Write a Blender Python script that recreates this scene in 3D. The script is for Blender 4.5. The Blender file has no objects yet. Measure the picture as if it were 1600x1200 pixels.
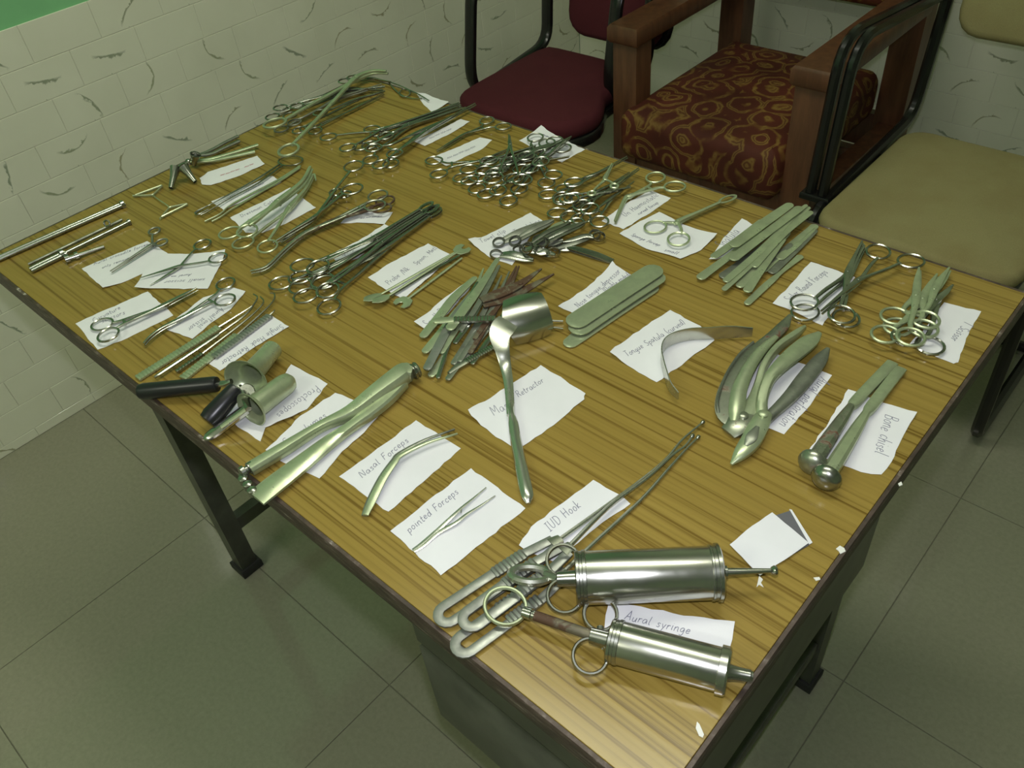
import bpy, bmesh, math, random
import numpy as np
from mathutils import Vector, Matrix

random.seed(7)
rng = np.random.default_rng(7)
scene = bpy.context.scene
COL = scene.collection

# ------------------------------------------------------------------ camera
# metres; x runs along the long side of the table, y towards the back wall, z up
ZT = 0.78                                    # height of the table top
cam_data = bpy.data.cameras.new('camera')
cam_data.sensor_fit = 'HORIZONTAL'
cam_data.sensor_width = 36.0
cam_data.lens = 36.0 * 1315.0 / 1600.0
cam_data.clip_start = 0.02
camera = bpy.data.objects.new('camera', cam_data)
RIGHT = Vector((0.741226, 0.665519, -0.087574)); UP = Vector((-0.407059, 0.549386, 0.729711)); FWD = Vector((-0.533749, 0.505232, -0.678124))
EYE = Vector((1.239197, -0.895780, 1.380000))
rot = Matrix((RIGHT, UP, -FWD)).transposed()
camera.matrix_world = Matrix.Translation(EYE) @ rot.to_4x4()
COL.objects.link(camera)
scene.camera = camera

# ------------------------------------------------------------------ light and exposure
world = bpy.data.worlds.new('world'); scene.world = world; world.use_nodes = True
world.node_tree.nodes['Background'].inputs[0].default_value = (0.75, 0.85, 0.6, 1)
world.node_tree.nodes['Background'].inputs[1].default_value = 0.05
scene.view_settings.view_transform = 'Standard'
scene.view_settings.look = 'None'
scene.view_settings.gamma = 1.0
scene.view_settings.use_curve_mapping = False
scene.view_settings.exposure = 0.0

FLASH, TUBE = 13.0, 9.6
# flash of the photographer's camera: just above the lens
fl = bpy.data.lights.new('flash', 'SPOT'); fl.energy = FLASH; fl.color = (0.95, 0.95, 1.06)
fl.shadow_soft_size = 0.012; fl.spot_size = 2.3; fl.spot_blend = 0.75
flash = bpy.data.objects.new('flash', fl)
flash.matrix_world = Matrix.Translation(EYE + UP * 0.055 + FWD * 0.01) @ rot.to_4x4()
COL.objects.link(flash)
# fluorescent tubes hung below the ceiling: each sends light down and up
for x, y, z, pw in ((0.35, -2.45, 2.45, 1.3), (0.60, -0.15, 2.45, 1.0)):
    for k in (0, 1):
        tl = bpy.data.lights.new('tube_light', 'AREA'); tl.shape = 'RECTANGLE'
        tl.size = 1.2; tl.size_y = 0.06; tl.energy = TUBE * pw; tl.color = (0.98, 0.98, 0.84)
        t = bpy.data.objects.new('tube_light', tl); t.location = (x, y, z + 0.02 * k); t.rotation_euler = (math.pi * k, 0, 0.3)
        COL.objects.link(t)

# ------------------------------------------------------------------ materials
def node_mat(name):
    m = bpy.data.materials.new(name); m.use_nodes = True
    nt = m.node_tree; b = nt.nodes['Principled BSDF']
    return m, nt, b

def N(nt, t, **kw):
    n = nt.nodes.new(t)
    for k, v in kw.items():
        if k in ('op',): n.operation = v
        elif k == 'ins':
            for i, x in v.items(): n.inputs[i].default_value = x
        else: setattr(n, k, v)
    return n

def L(nt, a, b): nt.links.new(a, b)

def ramp(nt, stops, src=None, interp='LINEAR'):
    r = nt.nodes.new('ShaderNodeValToRGB'); r.color_ramp.interpolation = interp
    e = r.color_ramp.elements
    while len(e) < len(stops): e.new(0.5)
    for k, (p, c) in enumerate(stops):
        e[k].position = p; e[k].color = (*c, 1) if len(c) == 3 else c
    if src is not None: L(nt, src, r.inputs[0])
    return r

def bump(nt, b, src, strength, dist=0.002):
    n = N(nt, 'ShaderNodeBump', ins={'Strength': strength, 'Distance': dist})
    L(nt, src, n.inputs['Height']); L(nt, n.outputs[0], b.inputs['Normal']); return n

def coords(nt, kind='Object', scale=(1, 1, 1), rot=(0, 0, 0)):
    tc = N(nt, 'ShaderNodeTexCoord'); mp = N(nt, 'ShaderNodeMapping')
    mp.inputs['Scale'].default_value = scale; mp.inputs['Rotation'].default_value = rot
    L(nt, tc.outputs[kind], mp.inputs[0]); return mp.outputs[0]

def geo_coords(nt, scale=(1, 1, 1)):
    g = N(nt, 'ShaderNodeNewGeometry'); mp = N(nt, 'ShaderNodeMapping')
    mp.inputs['Scale'].default_value = scale
    L(nt, g.outputs['Position'], mp.inputs[0]); return mp.outputs[0]

def noise(nt, vec, scale, detail=3, rough=0.55, dist=0.0):
    n = N(nt, 'ShaderNodeTexNoise', ins={'Scale': scale, 'Detail': detail, 'Roughness': rough, 'Distortion': dist})
    if vec is not None: L(nt, vec, n.inputs['Vector'])
    return n

def plain(name, col, rough=0.5, metal=0.0, spec=0.5, var=0.0, nscale=40):
    m, nt, b = node_mat(name)
    b.inputs['Roughness'].default_value = rough; b.inputs['Metallic'].default_value = metal
    b.inputs['Specular IOR Level'].default_value = spec
    if var:
        n = noise(nt, coords(nt), nscale, 4)
        lo = tuple(c * (1 - var) for c in col); hi = tuple(min(1, c * (1 + var)) for c in col)
        r = ramp(nt, [(0.3, lo), (0.7, hi)], n.outputs['Fac']); L(nt, r.outputs[0], b.inputs['Base Color'])
    else:
        b.inputs['Base Color'].default_value = (*col, 1)
    return m

def metal(name, col, rough, dirt=0.25, nscale=60, rust=0.0, rustcol=(0.17, 0.06, 0.03), mt=1.0):
    m, nt, b = node_mat(name)
    v = coords(nt)
    n = noise(nt, v, nscale, 5, 0.6)
    lo = tuple(c * (1 - dirt) for c in col)
    r = ramp(nt, [(0.35, lo), (0.6, col)], n.outputs['Fac'])
    rr = ramp(nt, [(0.3, (rough * 1.5,) * 3), (0.7, (rough * 0.8,) * 3)], n.outputs['Fac'])
    b.inputs['Metallic'].default_value = mt
    cout, rout = r.outputs[0], rr.outputs[0]
    if rust:
        n2 = noise(nt, v, 55, 6, 0.65, 0.4)
        mk = ramp(nt, [(0.62 - rust * 0.4, (0, 0, 0)), (0.70 - rust * 0.4, (1, 1, 1))], n2.outputs['Fac'])
        mx = N(nt, 'ShaderNodeMix', data_type='RGBA'); L(nt, mk.outputs[0], mx.inputs['Factor'])
        L(nt, cout, mx.inputs[6]); mx.inputs[7].default_value = (*rustcol, 1); cout = mx.outputs[2]
        inv = N(nt, 'ShaderNodeMath', op='MULTIPLY_ADD', ins={1: -mt, 2: mt}); L(nt, mk.outputs[0], inv.inputs[0])
        L(nt, inv.outputs[0], b.inputs['Metallic'])
        mr = N(nt, 'ShaderNodeMix', data_type='FLOAT'); L(nt, mk.outputs[0], mr.inputs[0])
        L(nt, rout, mr.inputs[2]); mr.inputs[3].default_value = 0.75; rout = mr.outputs[0]
    L(nt, cout, b.inputs['Base Color']); L(nt, rout, b.inputs['Roughness'])
    return m

STEEL = metal('polished_steel', (0.40, 0.41, 0.36), 0.2, 0.3, mt=0.95)
SATIN = metal('satin_steel', (0.51, 0.575, 0.375), 0.31, 0.3, 30, mt=0.68)
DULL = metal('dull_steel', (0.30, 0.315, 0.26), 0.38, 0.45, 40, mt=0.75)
CHROME = metal('chrome', (0.54, 0.54, 0.49), 0.18, 0.15, 25, mt=0.97)
GREYST = metal('grey_cast_steel', (0.34, 0.35, 0.32), 0.38, 0.25, 50, mt=0.8)
RUSTY = metal('rusty_steel', (0.21, 0.185, 0.125), 0.45, 0.4, 40, 0.5, (0.075, 0.038, 0.018), 0.5)
SPOT_RUST = metal('steel_with_rust_spots', (0.36, 0.38, 0.30), 0.30, 0.35, 40, 0.10, (0.13, 0.05, 0.022), 0.85)
STEELB = metal('bright_steel', (0.58, 0.59, 0.52), 0.22, 0.15, 30, mt=0.92)
BLACK = plain('black_plastic', (0.012, 0.012, 0.014), 0.32)
BLACKTUBE = plain('black_enamel', (0.008, 0.008, 0.008), 0.22)

def m_paper():
    m, nt, b = node_mat('white_paper')
    n = noise(nt, coords(nt), 900, 2); n2 = noise(nt, coords(nt), 14, 3)
    r = ramp(nt, [(0.3, (0.72, 0.72, 0.74)), (0.7, (0.78, 0.78, 0.80))], n2.outputs['Fac']); L(nt, r.outputs[0], b.inputs['Base Color'])
    b.inputs['Roughness'].default_value = 0.8; b.inputs['Specular IOR Level'].default_value = 0.2
    bump(nt, b, n.outputs['Fac'], 0.15, 0.0005)
    return m
PAPER = m_paper()
INK = plain('pen_ink', (0.17, 0.17, 0.24), 0.7)
INKRED = plain('red_pen_ink', (0.45, 0.08, 0.12), 0.7)
GREYCARD = plain('grey_card', (0.11, 0.11, 0.12), 0.6)

def m_laminate():
    m, nt, b = node_mat('wood_grain_laminate')
    v = coords(nt, 'Object', (1.6, 42, 1))
    d = noise(nt, coords(nt, 'Object', (0.9, 2.2, 1)), 2.0, 2)
    mv = N(nt, 'ShaderNodeVectorMath', op='MULTIPLY_ADD'); L(nt, d.outputs['Color'], mv.inputs[0])
    mv.inputs[1].default_value = (0.6, 5.0, 0); L(nt, v, mv.inputs[2])
    n = noise(nt, mv.outputs[0], 2.6, 6, 0.62)
    r = ramp(nt, [(0.25, (0.250, 0.170, 0.036)), (0.5, (0.276, 0.194, 0.044)), (0.75, (0.305, 0.215, 0.053))], n.outputs['Fac'])
    # thin dark streaks
    n2 = noise(nt, coords(nt, 'Object', (0.5, 155, 1)), 1.5, 3, 0.55)
    s = ramp(nt, [(0.34, (0.52, 0.46, 0.37)), (0.45, (0.95, 0.94, 0.93)), (0.6, (1.04, 1.04, 1.04))], n2.outputs['Fac'])
    n3 = noise(nt, coords(nt, 'Object', (1, 6, 1)), 1.3, 2)
    s3 = ramp(nt, [(0.3, (0.92, 0.91, 0.9)), (0.7, (1.03, 1.03, 1.03))], n3.outputs['Fac'])
    mx = N(nt, 'ShaderNodeMix', data_type='RGBA', blend_type='MULTIPLY'); mx.inputs['Factor'].default_value = 1
    L(nt, r.outputs[0], mx.inputs[6]); L(nt, s.outputs[0], mx.inputs[7])
    mx2 = N(nt, 'ShaderNodeMix', data_type='RGBA', blend_type='MULTIPLY'); mx2.inputs['Factor'].default_value = 1
    L(nt, mx.outputs[2], mx2.inputs[6]); L(nt, s3.outputs[0], mx2.inputs[7])
    L(nt, mx2.outputs[2], b.inputs['Base Color'])
    b.inputs['Roughness'].default_value = 0.20
    b.inputs['Specular IOR Level'].default_value = 0.28
    bump(nt, b, n2.outputs['Fac'], 0.06, 0.0006)
    return m
LAMINATE = m_laminate()

def m_edge():
    m, nt, b = node_mat('worn_brown_edging')
    n = noise(nt, coords(nt, 'Object', (14, 14, 90)), 3.0, 6, 0.7)
    r = ramp(nt, [(0.35, (0.035, 0.022, 0.016)), (0.55, (0.075, 0.05, 0.036)), (0.62, (0.13, 0.10, 0.08)), (0.69, (0.42, 0.38, 0.32))], n.outputs['Fac'])
    L(nt, r.outputs[0], b.inputs['Base Color']); b.inputs['Roughness'].default_value = 0.5
    bump(nt, b, n.outputs['Fac'], 0.5, 0.002)
    return m
EDGE = m_edge()
FRAMEMETAL = plain('dark_painted_steel', (0.080, 0.083, 0.066), 0.38, 0.0, 0.5, 0.3, 25)
RUBBER = plain('black_rubber', (0.02, 0.02, 0.02), 0.6)
CHIP = plain('white_paint_chip', (0.72, 0.72, 0.66), 0.7)

def m_walltile():
    m, nt, b = node_mat('ivory_wall_tile')
    tc = N(nt, 'ShaderNodeTexCoord'); oi = N(nt, 'ShaderNodeObjectInfo')
    # per-tile vein: a short bent stroke, turned and bent differently on every tile
    wn = N(nt, 'ShaderNodeTexWhiteNoise', noise_dimensions='1D'); L(nt, oi.outputs['Random'], wn.inputs['W'])
    sep = N(nt, 'ShaderNodeSeparateColor'); L(nt, wn.outputs['Color'], sep.inputs[0])
    ang = N(nt, 'ShaderNodeMath', op='MULTIPLY_ADD', ins={1: 5.0, 2: -0.6}); L(nt, sep.outputs[0], ang.inputs[0])
    vr = N(nt, 'ShaderNodeVectorRotate', rotation_type='Z_AXIS'); L(nt, tc.outputs['Object'], vr.inputs['Vector']); L(nt, ang.outputs[0], vr.inputs['Angle'])
    nz = noise(nt, tc.outputs['Object'], 60, 3)
    wob = N(nt, 'ShaderNodeMath', op='MULTIPLY_ADD', ins={1: 0.016, 2: -0.008}); L(nt, nz.outputs['Fac'], wob.inputs[0])
    sx = N(nt, 'ShaderNodeSeparateXYZ'); L(nt, vr.outputs[0], sx.inputs[0])
    # v = y - k*x^2 + wobble
    k = N(nt, 'ShaderNodeMath', op='MULTIPLY_ADD', ins={1: 30.0, 2: -15.0}); L(nt, sep.outputs[1], k.inputs[0])
    x2 = N(nt, 'ShaderNodeMath', op='MULTIPLY'); L(nt, sx.outputs[0], x2.inputs[0]); L(nt, sx.outputs[0], x2.inputs[1])
    kx = N(nt, 'ShaderNodeMath', op='MULTIPLY'); L(nt, x2.outputs[0], kx.inputs[0]); L(nt, k.outputs[0], kx.inputs[1])
    d = N(nt, 'ShaderNodeMath', op='SUBTRACT'); L(nt, sx.outputs[1], d.inputs[0]); L(nt, kx.outputs[0], d.inputs[1])
    d2 = N(nt, 'ShaderNodeMath', op='ADD'); L(nt, d.outputs[0], d2.inputs[0]); L(nt, wob.outputs[0], d2.inputs[1])
    ab = N(nt, 'ShaderNodeMath', op='ABSOLUTE'); L(nt, d2.outputs[0], ab.inputs[0])
    wv = N(nt, 'ShaderNodeMath', op='MULTIPLY_ADD', ins={1: 0.012, 2: -0.0036}); L(nt, nz.outputs['Fac'], wv.inputs[0])
    st = N(nt, 'ShaderNodeMath', op='DIVIDE'); L(nt, ab.outputs[0], st.inputs[0]); L(nt, wv.outputs[0], st.inputs[1])
    st1 = N(nt, 'ShaderNodeMapRange', ins={'From Min': 0.4, 'From Max': 1.3, 'To Min': 1.0, 'To Max': 0.0}); L(nt, st.outputs[0], st1.inputs[0])
    ax = N(nt, 'ShaderNodeMath', op='ABSOLUTE'); L(nt, sx.outputs[0], ax.inputs[0])
    en = N(nt, 'ShaderNodeMapRange', ins={'From Min': 0.024, 'From Max': 0.04, 'To Min': 1.0, 'To Max': 0.0}); L(nt, ax.outputs[0], en.inputs[0])
    on = N(nt, 'ShaderNodeMath', op='LESS_THAN', ins={1: 0.72}); L(nt, sep.outputs[2], on.inputs[0])
    m1 = N(nt, 'ShaderNodeMath', op='MULTIPLY'); L(nt, st1.outputs[0], m1.inputs[0]); L(nt, en.outputs[0], m1.inputs[1])
    m2 = N(nt, 'ShaderNodeMath', op='MULTIPLY'); L(nt, m1.outputs[0], m2.inputs[0]); L(nt, on.outputs[0], m2.inputs[1])
    m3 = N(nt, 'ShaderNodeMath', op='MULTIPLY', ins={1: 0.68}); L(nt, m2.outputs[0], m3.inputs[0])
    vein = ramp(nt, [(0.0, (0.20, 0.24, 0.08)), (0.5, (0.10, 0.17, 0.09)), (1.0, (0.24, 0.21, 0.05))], sep.outputs[1])
    soft = noise(nt, geo_coords(nt), 6, 3)
    base = ramp(nt, [(0.3, (0.78, 0.79, 0.63)), (0.7, (0.84, 0.85, 0.69))], soft.outputs['Fac'])
    mx = N(nt, 'ShaderNodeMix', data_type='RGBA'); L(nt, m3.outputs[0], mx.inputs['Factor'])
    L(nt, base.outputs[0], mx.inputs[6]); L(nt, vein.outputs[0], mx.inputs[7]); L(nt, mx.outputs[2], b.inputs['Base Color'])
    b.inputs['Roughness'].default_value = 0.11
    wv2 = noise(nt, geo_coords(nt), 22, 2)
    bump(nt, b, wv2.outputs['Fac'], 0.2, 0.004)
    return m
WALLTILE = m_walltile()
GROUT = plain('wall_grout', (0.74, 0.74, 0.62), 0.85)
GREENPAINT = plain('green_wall_paint', (0.24, 0.58, 0.27), 0.6, 0, 0.4, 0.06, 8)
PALEPAINT = plain('pale_green_wall_paint', (0.58, 0.66, 0.48), 0.7, 0, 0.3, 0.05, 6)
CEILPAINT = plain('ceiling_paint', (0.74, 0.78, 0.68), 0.8, 0, 0.3, 0.04, 5)

def m_floor():
    m, nt, b = node_mat('beige_floor_tile')
    n = noise(nt, geo_coords(nt), 120, 4, 0.7); n2 = noise(nt, geo_coords(nt), 1.6, 3)
    r = ramp(nt, [(0.3, (0.265, 0.26, 0.185)), (0.7, (0.315, 0.31, 0.225))], n.outputs['Fac'])
    s = ramp(nt, [(0.3, (0.92, 0.92, 0.92)), (0.7, (1, 1, 1))], n2.outputs['Fac'])
    mx = N(nt, 'ShaderNodeMix', data_type='RGBA', blend_type='MULTIPLY'); mx.inputs['Factor'].default_value = 1
    L(nt, r.outputs[0], mx.inputs[6]); L(nt, s.outputs[0], mx.inputs[7]); L(nt, mx.outputs[2], b.inputs['Base Color'])
    b.inputs['Roughness'].default_value = 0.09; b.inputs['Specular IOR Level'].default_value = 0.5
    return m
FLOORTILE = m_floor()
FLOORJOINT = plain('floor_joint', (0.20, 0.195, 0.138), 0.8)

def m_fabric(name, col, weave=900, var=0.18, stain=None):
    m, nt, b = node_mat(name)
    n = noise(nt, coords(nt), weave, 2, 0.6); n2 = noise(nt, coords(nt), 7, 4)
    lo = tuple(c * (1 - var) for c in col); hi = tuple(c * (1 + var) for c in col)
    r = ramp(nt, [(0.3, lo), (0.7, hi)], n.outputs['Fac'])
    s = ramp(nt, [(0.3, stain or (0.85, 0.85, 0.85)), (0.6, (1, 1, 1))], n2.outputs['Fac'])
    mx = N(nt, 'ShaderNodeMix', data_type='RGBA', blend_type='MULTIPLY'); mx.inputs['Factor'].default_value = 1
    L(nt, r.outputs[0], mx.inputs[6]); L(nt, s.outputs[0], mx.inputs[7]); L(nt, mx.outputs[2], b.inputs['Base Color'])
    b.inputs['Roughness'].default_value = 0.9; b.inputs['Specular IOR Level'].default_value = 0.2
    bump(nt, b, n.outputs['Fac'], 0.3, 0.001)
    return m
MAROON = m_fabric('maroon_fabric', (0.090, 0.018, 0.024))
BEIGE = m_fabric('beige_fabric', (0.30, 0.265, 0.125), 900, 0.12, (0.86, 0.80, 0.74))

def m_damask():
    m, nt, b = node_mat('maroon_fabric_with_gold_scrolls')
    v = coords(nt)
    d = noise(nt, v, 9, 2)
    mv = N(nt, 'ShaderNodeVectorMath', op='MULTIPLY_ADD'); L(nt, d.outputs['Color'], mv.inputs[0])
    mv.inputs[1].default_value = (0.05, 0.05, 0.05); L(nt, v, mv.inputs[2])
    vo = N(nt, 'ShaderNodeTexVoronoi', ins={'Scale': 13.0}); L(nt, mv.outputs[0], vo.inputs['Vector'])
    # curls: rings round each cell centre, broken by noise
    k = N(nt, 'ShaderNodeMath', op='MULTIPLY', ins={1: 21.0}); L(nt, vo.outputs['Distance'], k.inputs[0])
    nb = noise(nt, v, 24, 3)
    k2 = N(nt, 'ShaderNodeMath', op='MULTIPLY_ADD', ins={1: 6.0}); L(nt, nb.outputs['Fac'], k2.inputs[0]); L(nt, k.outputs[0], k2.inputs[2])
    sn = N(nt, 'ShaderNodeMath', op='SINE'); L(nt, k2.outputs[0], sn.inputs[0])
    br = noise(nt, v, 17, 2)
    ml = N(nt, 'ShaderNodeMath', op='MULTIPLY'); L(nt, sn.outputs[0], ml.inputs[0])
    bm_ = ramp(nt, [(0.33, (0.15, 0.15, 0.15)), (0.5, (1, 1, 1))], br.outputs['Fac']); L(nt, bm_.outputs[0], ml.inputs[1])
    g = ramp(nt, [(0.0, (0.105, 0.026, 0.015)), (0.15, (0.13, 0.042, 0.017)), (0.45, (0.19, 0.092, 0.025)), (0.80, (0.27, 0.165, 0.045)), (1.0, (0.13, 0.05, 0.018))], ml.outputs[0])
    big = noise(nt, v, 5.5, 2)
    s = ramp(nt, [(0.35, (0.55, 0.5, 0.5)), (0.65, (1.1, 1.05, 1))], big.outputs['Fac'])
    mx = N(nt, 'ShaderNodeMix', data_type='RGBA', blend_type='MULTIPLY'); mx.inputs['Factor'].default_value = 1
    L(nt, g.outputs[0], mx.inputs[6]); L(nt, s.outputs[0], mx.inputs[7]); L(nt, mx.outputs[2], b.inputs['Base Color'])
    b.inputs['Roughness'].default_value = 0.7; b.inputs['Specular IOR Level'].default_value = 0.25
    return m
DAMASK = m_damask()

def m_wood():
    m, nt, b = node_mat('brown_polished_wood')
    n = noise(nt, coords(nt, 'Object', (18, 18, 2.5)), 3, 5, 0.6)
    r = ramp(nt, [(0.3, (0.070, 0.027, 0.013)), (0.7, (0.145, 0.060, 0.027))], n.outputs['Fac'])
    L(nt, r.outputs[0], b.inputs['Base Color']); b.inputs['Roughness'].default_value = 0.4
    return m
WOOD = m_wood()

# ------------------------------------------------------------------ mesh tools
def V(*a): return np.array(a, float)
def unit(v):
    v = np.asarray(v, float); n = np.linalg.norm(v); return v / n if n > 1e-12 else v
def T(p, h): return V(p[0], p[1], ZT + h)
def lerp(a, b, t): return np.asarray(a, float) * (1 - t) + np.asarray(b, float) * t
def perp(u): return V(-u[1], u[0], 0)

def cat(pts, n=5, closed=False):
    """Catmull-Rom curve through pts (rows may carry extra columns such as widths)."""
    P = [np.asarray(p, float) for p in pts]; out = []
    m = len(P)
    if m < 3 and not closed: return P
    for i in range(m if closed else m - 1):
        if closed: a, b, c, d = P[(i - 1) % m], P[i], P[(i + 1) % m], P[(i + 2) % m]
        else:
            b, c = P[i], P[i + 1]
            a = P[i - 1] if i > 0 else 2 * b - c
            d = P[i + 2] if i + 2 < m else 2 * c - b
        for k in range(n):
            t = k / n
            out.append(0.5 * (2 * b + (c - a) * t + (2 * a - 5 * b + 4 * c - d) * t * t + (3 * b - a - 3 * c + d) * t ** 3))
    if not closed: out.append(P[-1])
    return out

def fillet(pts, r, n=5):
    P = [np.asarray(p, float) for p in pts]; out = [P[0]]
    for i in range(1, len(P) - 1):
        a, b, c = P[i - 1], P[i], P[i + 1]
        ra = min(r, np.linalg.norm(a - b) * 0.48); rc = min(r, np.linalg.norm(c - b) * 0.48)
        s, e = b + unit(a - b) * ra, b + unit(c - b) * rc
        for k in range(n + 1):
            t = k / n; out.append(s * (1 - t) ** 2 + b * 2 * t * (1 - t) + e * t * t)
    out.append(P[-1]); return out

class MB:
    def __init__(self): self.v = []; self.f = []
    def add(self, verts, faces):
        o = len(self.v); self.v += [tuple(map(float, x)) for x in verts]
        self.f += [tuple(i + o for i in f) for f in faces]; return self
    def sweep(self, pts, w, h=None, n=8, closed=False, up=(0, 0, 1), p=2.0, cap=True):
        P = [np.asarray(q, float)[:3] for q in pts]; m = len(P)
        W = [w] * m if np.isscalar(w) else list(w)
        H = W if h is None else ([h] * m if np.isscalar(h) else list(h))
        up = unit(up); vs = []
        angs = [2 * math.pi * (k + 0.5) / n for k in range(n)]
        prev = None
        for i in range(m):
            if closed: t = P[(i + 1) % m] - P[i - 1]
            else: t = P[min(i + 1, m - 1)] - P[max(i - 1, 0)]
            t = unit(t); s = np.cross(up, t)
            if np.linalg.norm(s) < 1e-3: s = prev if prev is not None else np.cross(V(0, 1, 0.01), t)
            s = unit(s); prev = s; q = unit(np.cross(t, s))
            for a in angs:
                c, d = math.cos(a), math.sin(a)
                if p != 2.0:
                    c = math.copysign(abs(c) ** (2 / p), c); d = math.copysign(abs(d) ** (2 / p), d)
                vs.append(P[i] + s * (c * W[i]) + q * (d * H[i]))
        fs = []
        for i in range(m if closed else m - 1):
            j = (i + 1) % m
            for k in range(n):
                l = (k + 1) % n
                fs.append((i * n + k, i * n + l, j * n + l, j * n + k))
        if not closed and cap:
            fs.append(tuple(range(n - 1, -1, -1))); fs.append(tuple((m - 1) * n + k for k in range(n)))
        return self.add(vs, fs)
    def ring(self, c, rx, ry, ang, tube, seg=20, n=6, normal=(0, 0, 1), tubeh=None):
        nrm = unit(normal)
        a = V(math.cos(ang), math.sin(ang), 0); a = unit(a - nrm * (a @ nrm)); b = np.cross(nrm, a)
        pts = [np.asarray(c) + a * (rx * math.cos(2 * math.pi * k / seg)) + b * (ry * math.sin(2 * math.pi * k / seg)) for k in range(seg)]
        return self.sweep(pts, tube, tubeh, n, True, nrm)
    def lathe(self, o, axis, prof, n=20, cap=True):
        o = np.asarray(o, float); ax = unit(axis)
        s = np.cross(ax, V(0, 0, 1)); s = unit(s) if np.linalg.norm(s) > 1e-3 else V(1, 0, 0); q = np.cross(s, ax)
        vs = []
        for d, r in prof:
            for k in range(n):
                a = 2 * math.pi * k / n; vs.append(o + ax * d + (s * math.cos(a) + q * math.sin(a)) * r)
        fs = []
        for i in range(len(prof) - 1):
            for k in range(n):
                l = (k + 1) % n; fs.append((i * n + k, i * n + l, (i + 1) * n + l, (i + 1) * n + k))
        if cap:
            fs.append(tuple(range(n - 1, -1, -1))); fs.append(tuple((len(prof) - 1) * n + k for k in range(n)))
        return self.add(vs, fs)
    def plate(self, poly, z0, z1, bev=0.0, zf=None):
        P = [np.asarray(p, float)[:2] for p in poly]; m = len(P)
        area = sum(P[i][0] * P[(i + 1) % m][1] - P[(i + 1) % m][0] * P[i][1] for i in range(m))
        if area < 0: P = P[::-1]
        c = sum(P) / m; zf = zf or (lambda x, y: 0.0)
        def ringv(ins, z):
            out = []
            for i in range(m):
                t = unit(unit(P[(i + 1) % m] - P[i]) + unit(P[i] - P[i - 1])); nn = V(-t[1], t[0])
                q = P[i] + nn * ins; out.append((q[0], q[1], z + zf(q[0], q[1])))
            return out
        if bev > 0: R = [ringv(bev, z0), ringv(0, z0 + bev), ringv(0, z1 - bev), ringv(bev, z1)]
        else: R = [ringv(0, z0), ringv(0, z1)]
        vs = [v for r in R for v in r]; fs = []
        for i in range(len(R) - 1):
            for k in range(m):
                l = (k + 1) % m; fs.append((i * m + k, i * m + l, (i + 1) * m + l, (i + 1) * m + k))
        fs.append(tuple(range(m - 1, -1, -1))); fs.append(tuple((len(R) - 1) * m + k for k in range(m)))
        return self.add(vs, fs)
    def box(self, lo, hi, bev=0.0):
        (x0, y0, z0), (x1, y1, z1) = lo, hi
        return self.plate([(x0, y0), (x1, y0), (x1, y1), (x0, y1)], z0, z1, bev)
    def pad(self, poly, z0, z1, r, crown=0.0, n=4, xform=None):
        """upholstered pad: outline poly, edges rounded by r, top crowned."""
        P = [np.asarray(p, float)[:2] for p in poly]; m = len(P)
        area = sum(P[i][0] * P[(i + 1) % m][1] - P[(i + 1) % m][0] * P[i][1] for i in range(m))
        if area < 0: P = P[::-1]
        c = sum(P) / m; R = []
        def ringv(ins, z):
            out = []
            for i in range(m):
                t = unit(unit(P[(i + 1) % m] - P[i]) + unit(P[i] - P[i - 1])); nn = V(-t[1], t[0])
                q = P[i] + nn * ins; out.append((q[0], q[1], z))
            return out
        for k in range(n + 1):
            a = math.pi / 2 * k / n; R.append(ringv(r * (1 - math.sin(a)), z0 + r * (1 - math.cos(a))))
        for k in range(n + 1):
            a = math.pi / 2 * k / n; R.append(ringv(r * (1 - math.cos(a)), z1 - r * (1 - math.sin(a))))
        last = R[-1]
        for f, cz in ((0.75, 0.5), (0.5, 0.8), (0.25, 0.95)):
            R.append([(c[0] + (x - c[0]) * f, c[1] + (y - c[1]) * f, z1 + crown * cz) for x, y, _ in last])
        vs = [v for q in R for v in q] + [(c[0], c[1], z1 + crown)]; fs = []
        for i in range(len(R) - 1):
            for k in range(m):
                l = (k + 1) % m; fs.append((i * m + k, i * m + l, (i + 1) * m + l, (i + 1) * m + k))
        t = len(R) - 1
        for k in range(m): fs.append((t * m + k, t * m + (k + 1) % m, len(vs) - 1))
        fs.append(tuple(range(m - 1, -1, -1)))
        if xform: vs = [xform(v) for v in vs]
        return self.add(vs, fs)
    def mesh(self, name, origin, m, sharp=40):
        me = bpy.data.meshes.new(name)
        o = np.asarray(origin, float)
        me.from_pydata([tuple(np.asarray(v) - o) for v in self.v], [], self.f)
        me.materials.append(m); me.update()
        me.polygons.foreach_set('use_smooth', [True] * len(me.polygons))
        me.set_sharp_from_angle(angle=math.radians(sharp))
        return me
    def build(self, name, m, parent=None, origin=None, sharp=40):
        """ONE mesh object; a part sits at its thing's base, a top-level mesh at the middle of its own base."""
        if parent is not None: o = V(*parent['_base'])
        elif origin is not None: o = np.asarray(origin, float)
        else:
            a = np.array(self.v); o = V(a[:, 0].mean(), a[:, 1].mean(), a[:, 2].min())
        ob = bpy.data.objects.new(name, self.mesh(name, o, m, sharp)); COL.objects.link(ob)
        ob['_base'] = [float(x) for x in o]
        if parent is not None: ob.parent = parent
        else: ob.location = o
        return ob

def tag(o, label=None, cat_=None, group=None, kind=None):
    if label: o['label'] = label
    if cat_: o['category'] = cat_
    if group: o['group'] = group
    if kind: o['kind'] = kind
    return o

def thing(name, label, cat_, loc, group=None):
    o = bpy.data.objects.new(name, None); COL.objects.link(o); o.empty_display_size = 0.02
    o.location = [float(x) for x in loc]; o['_base'] = [float(x) for x in loc]
    return tag(o, label, cat_, group)

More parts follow.
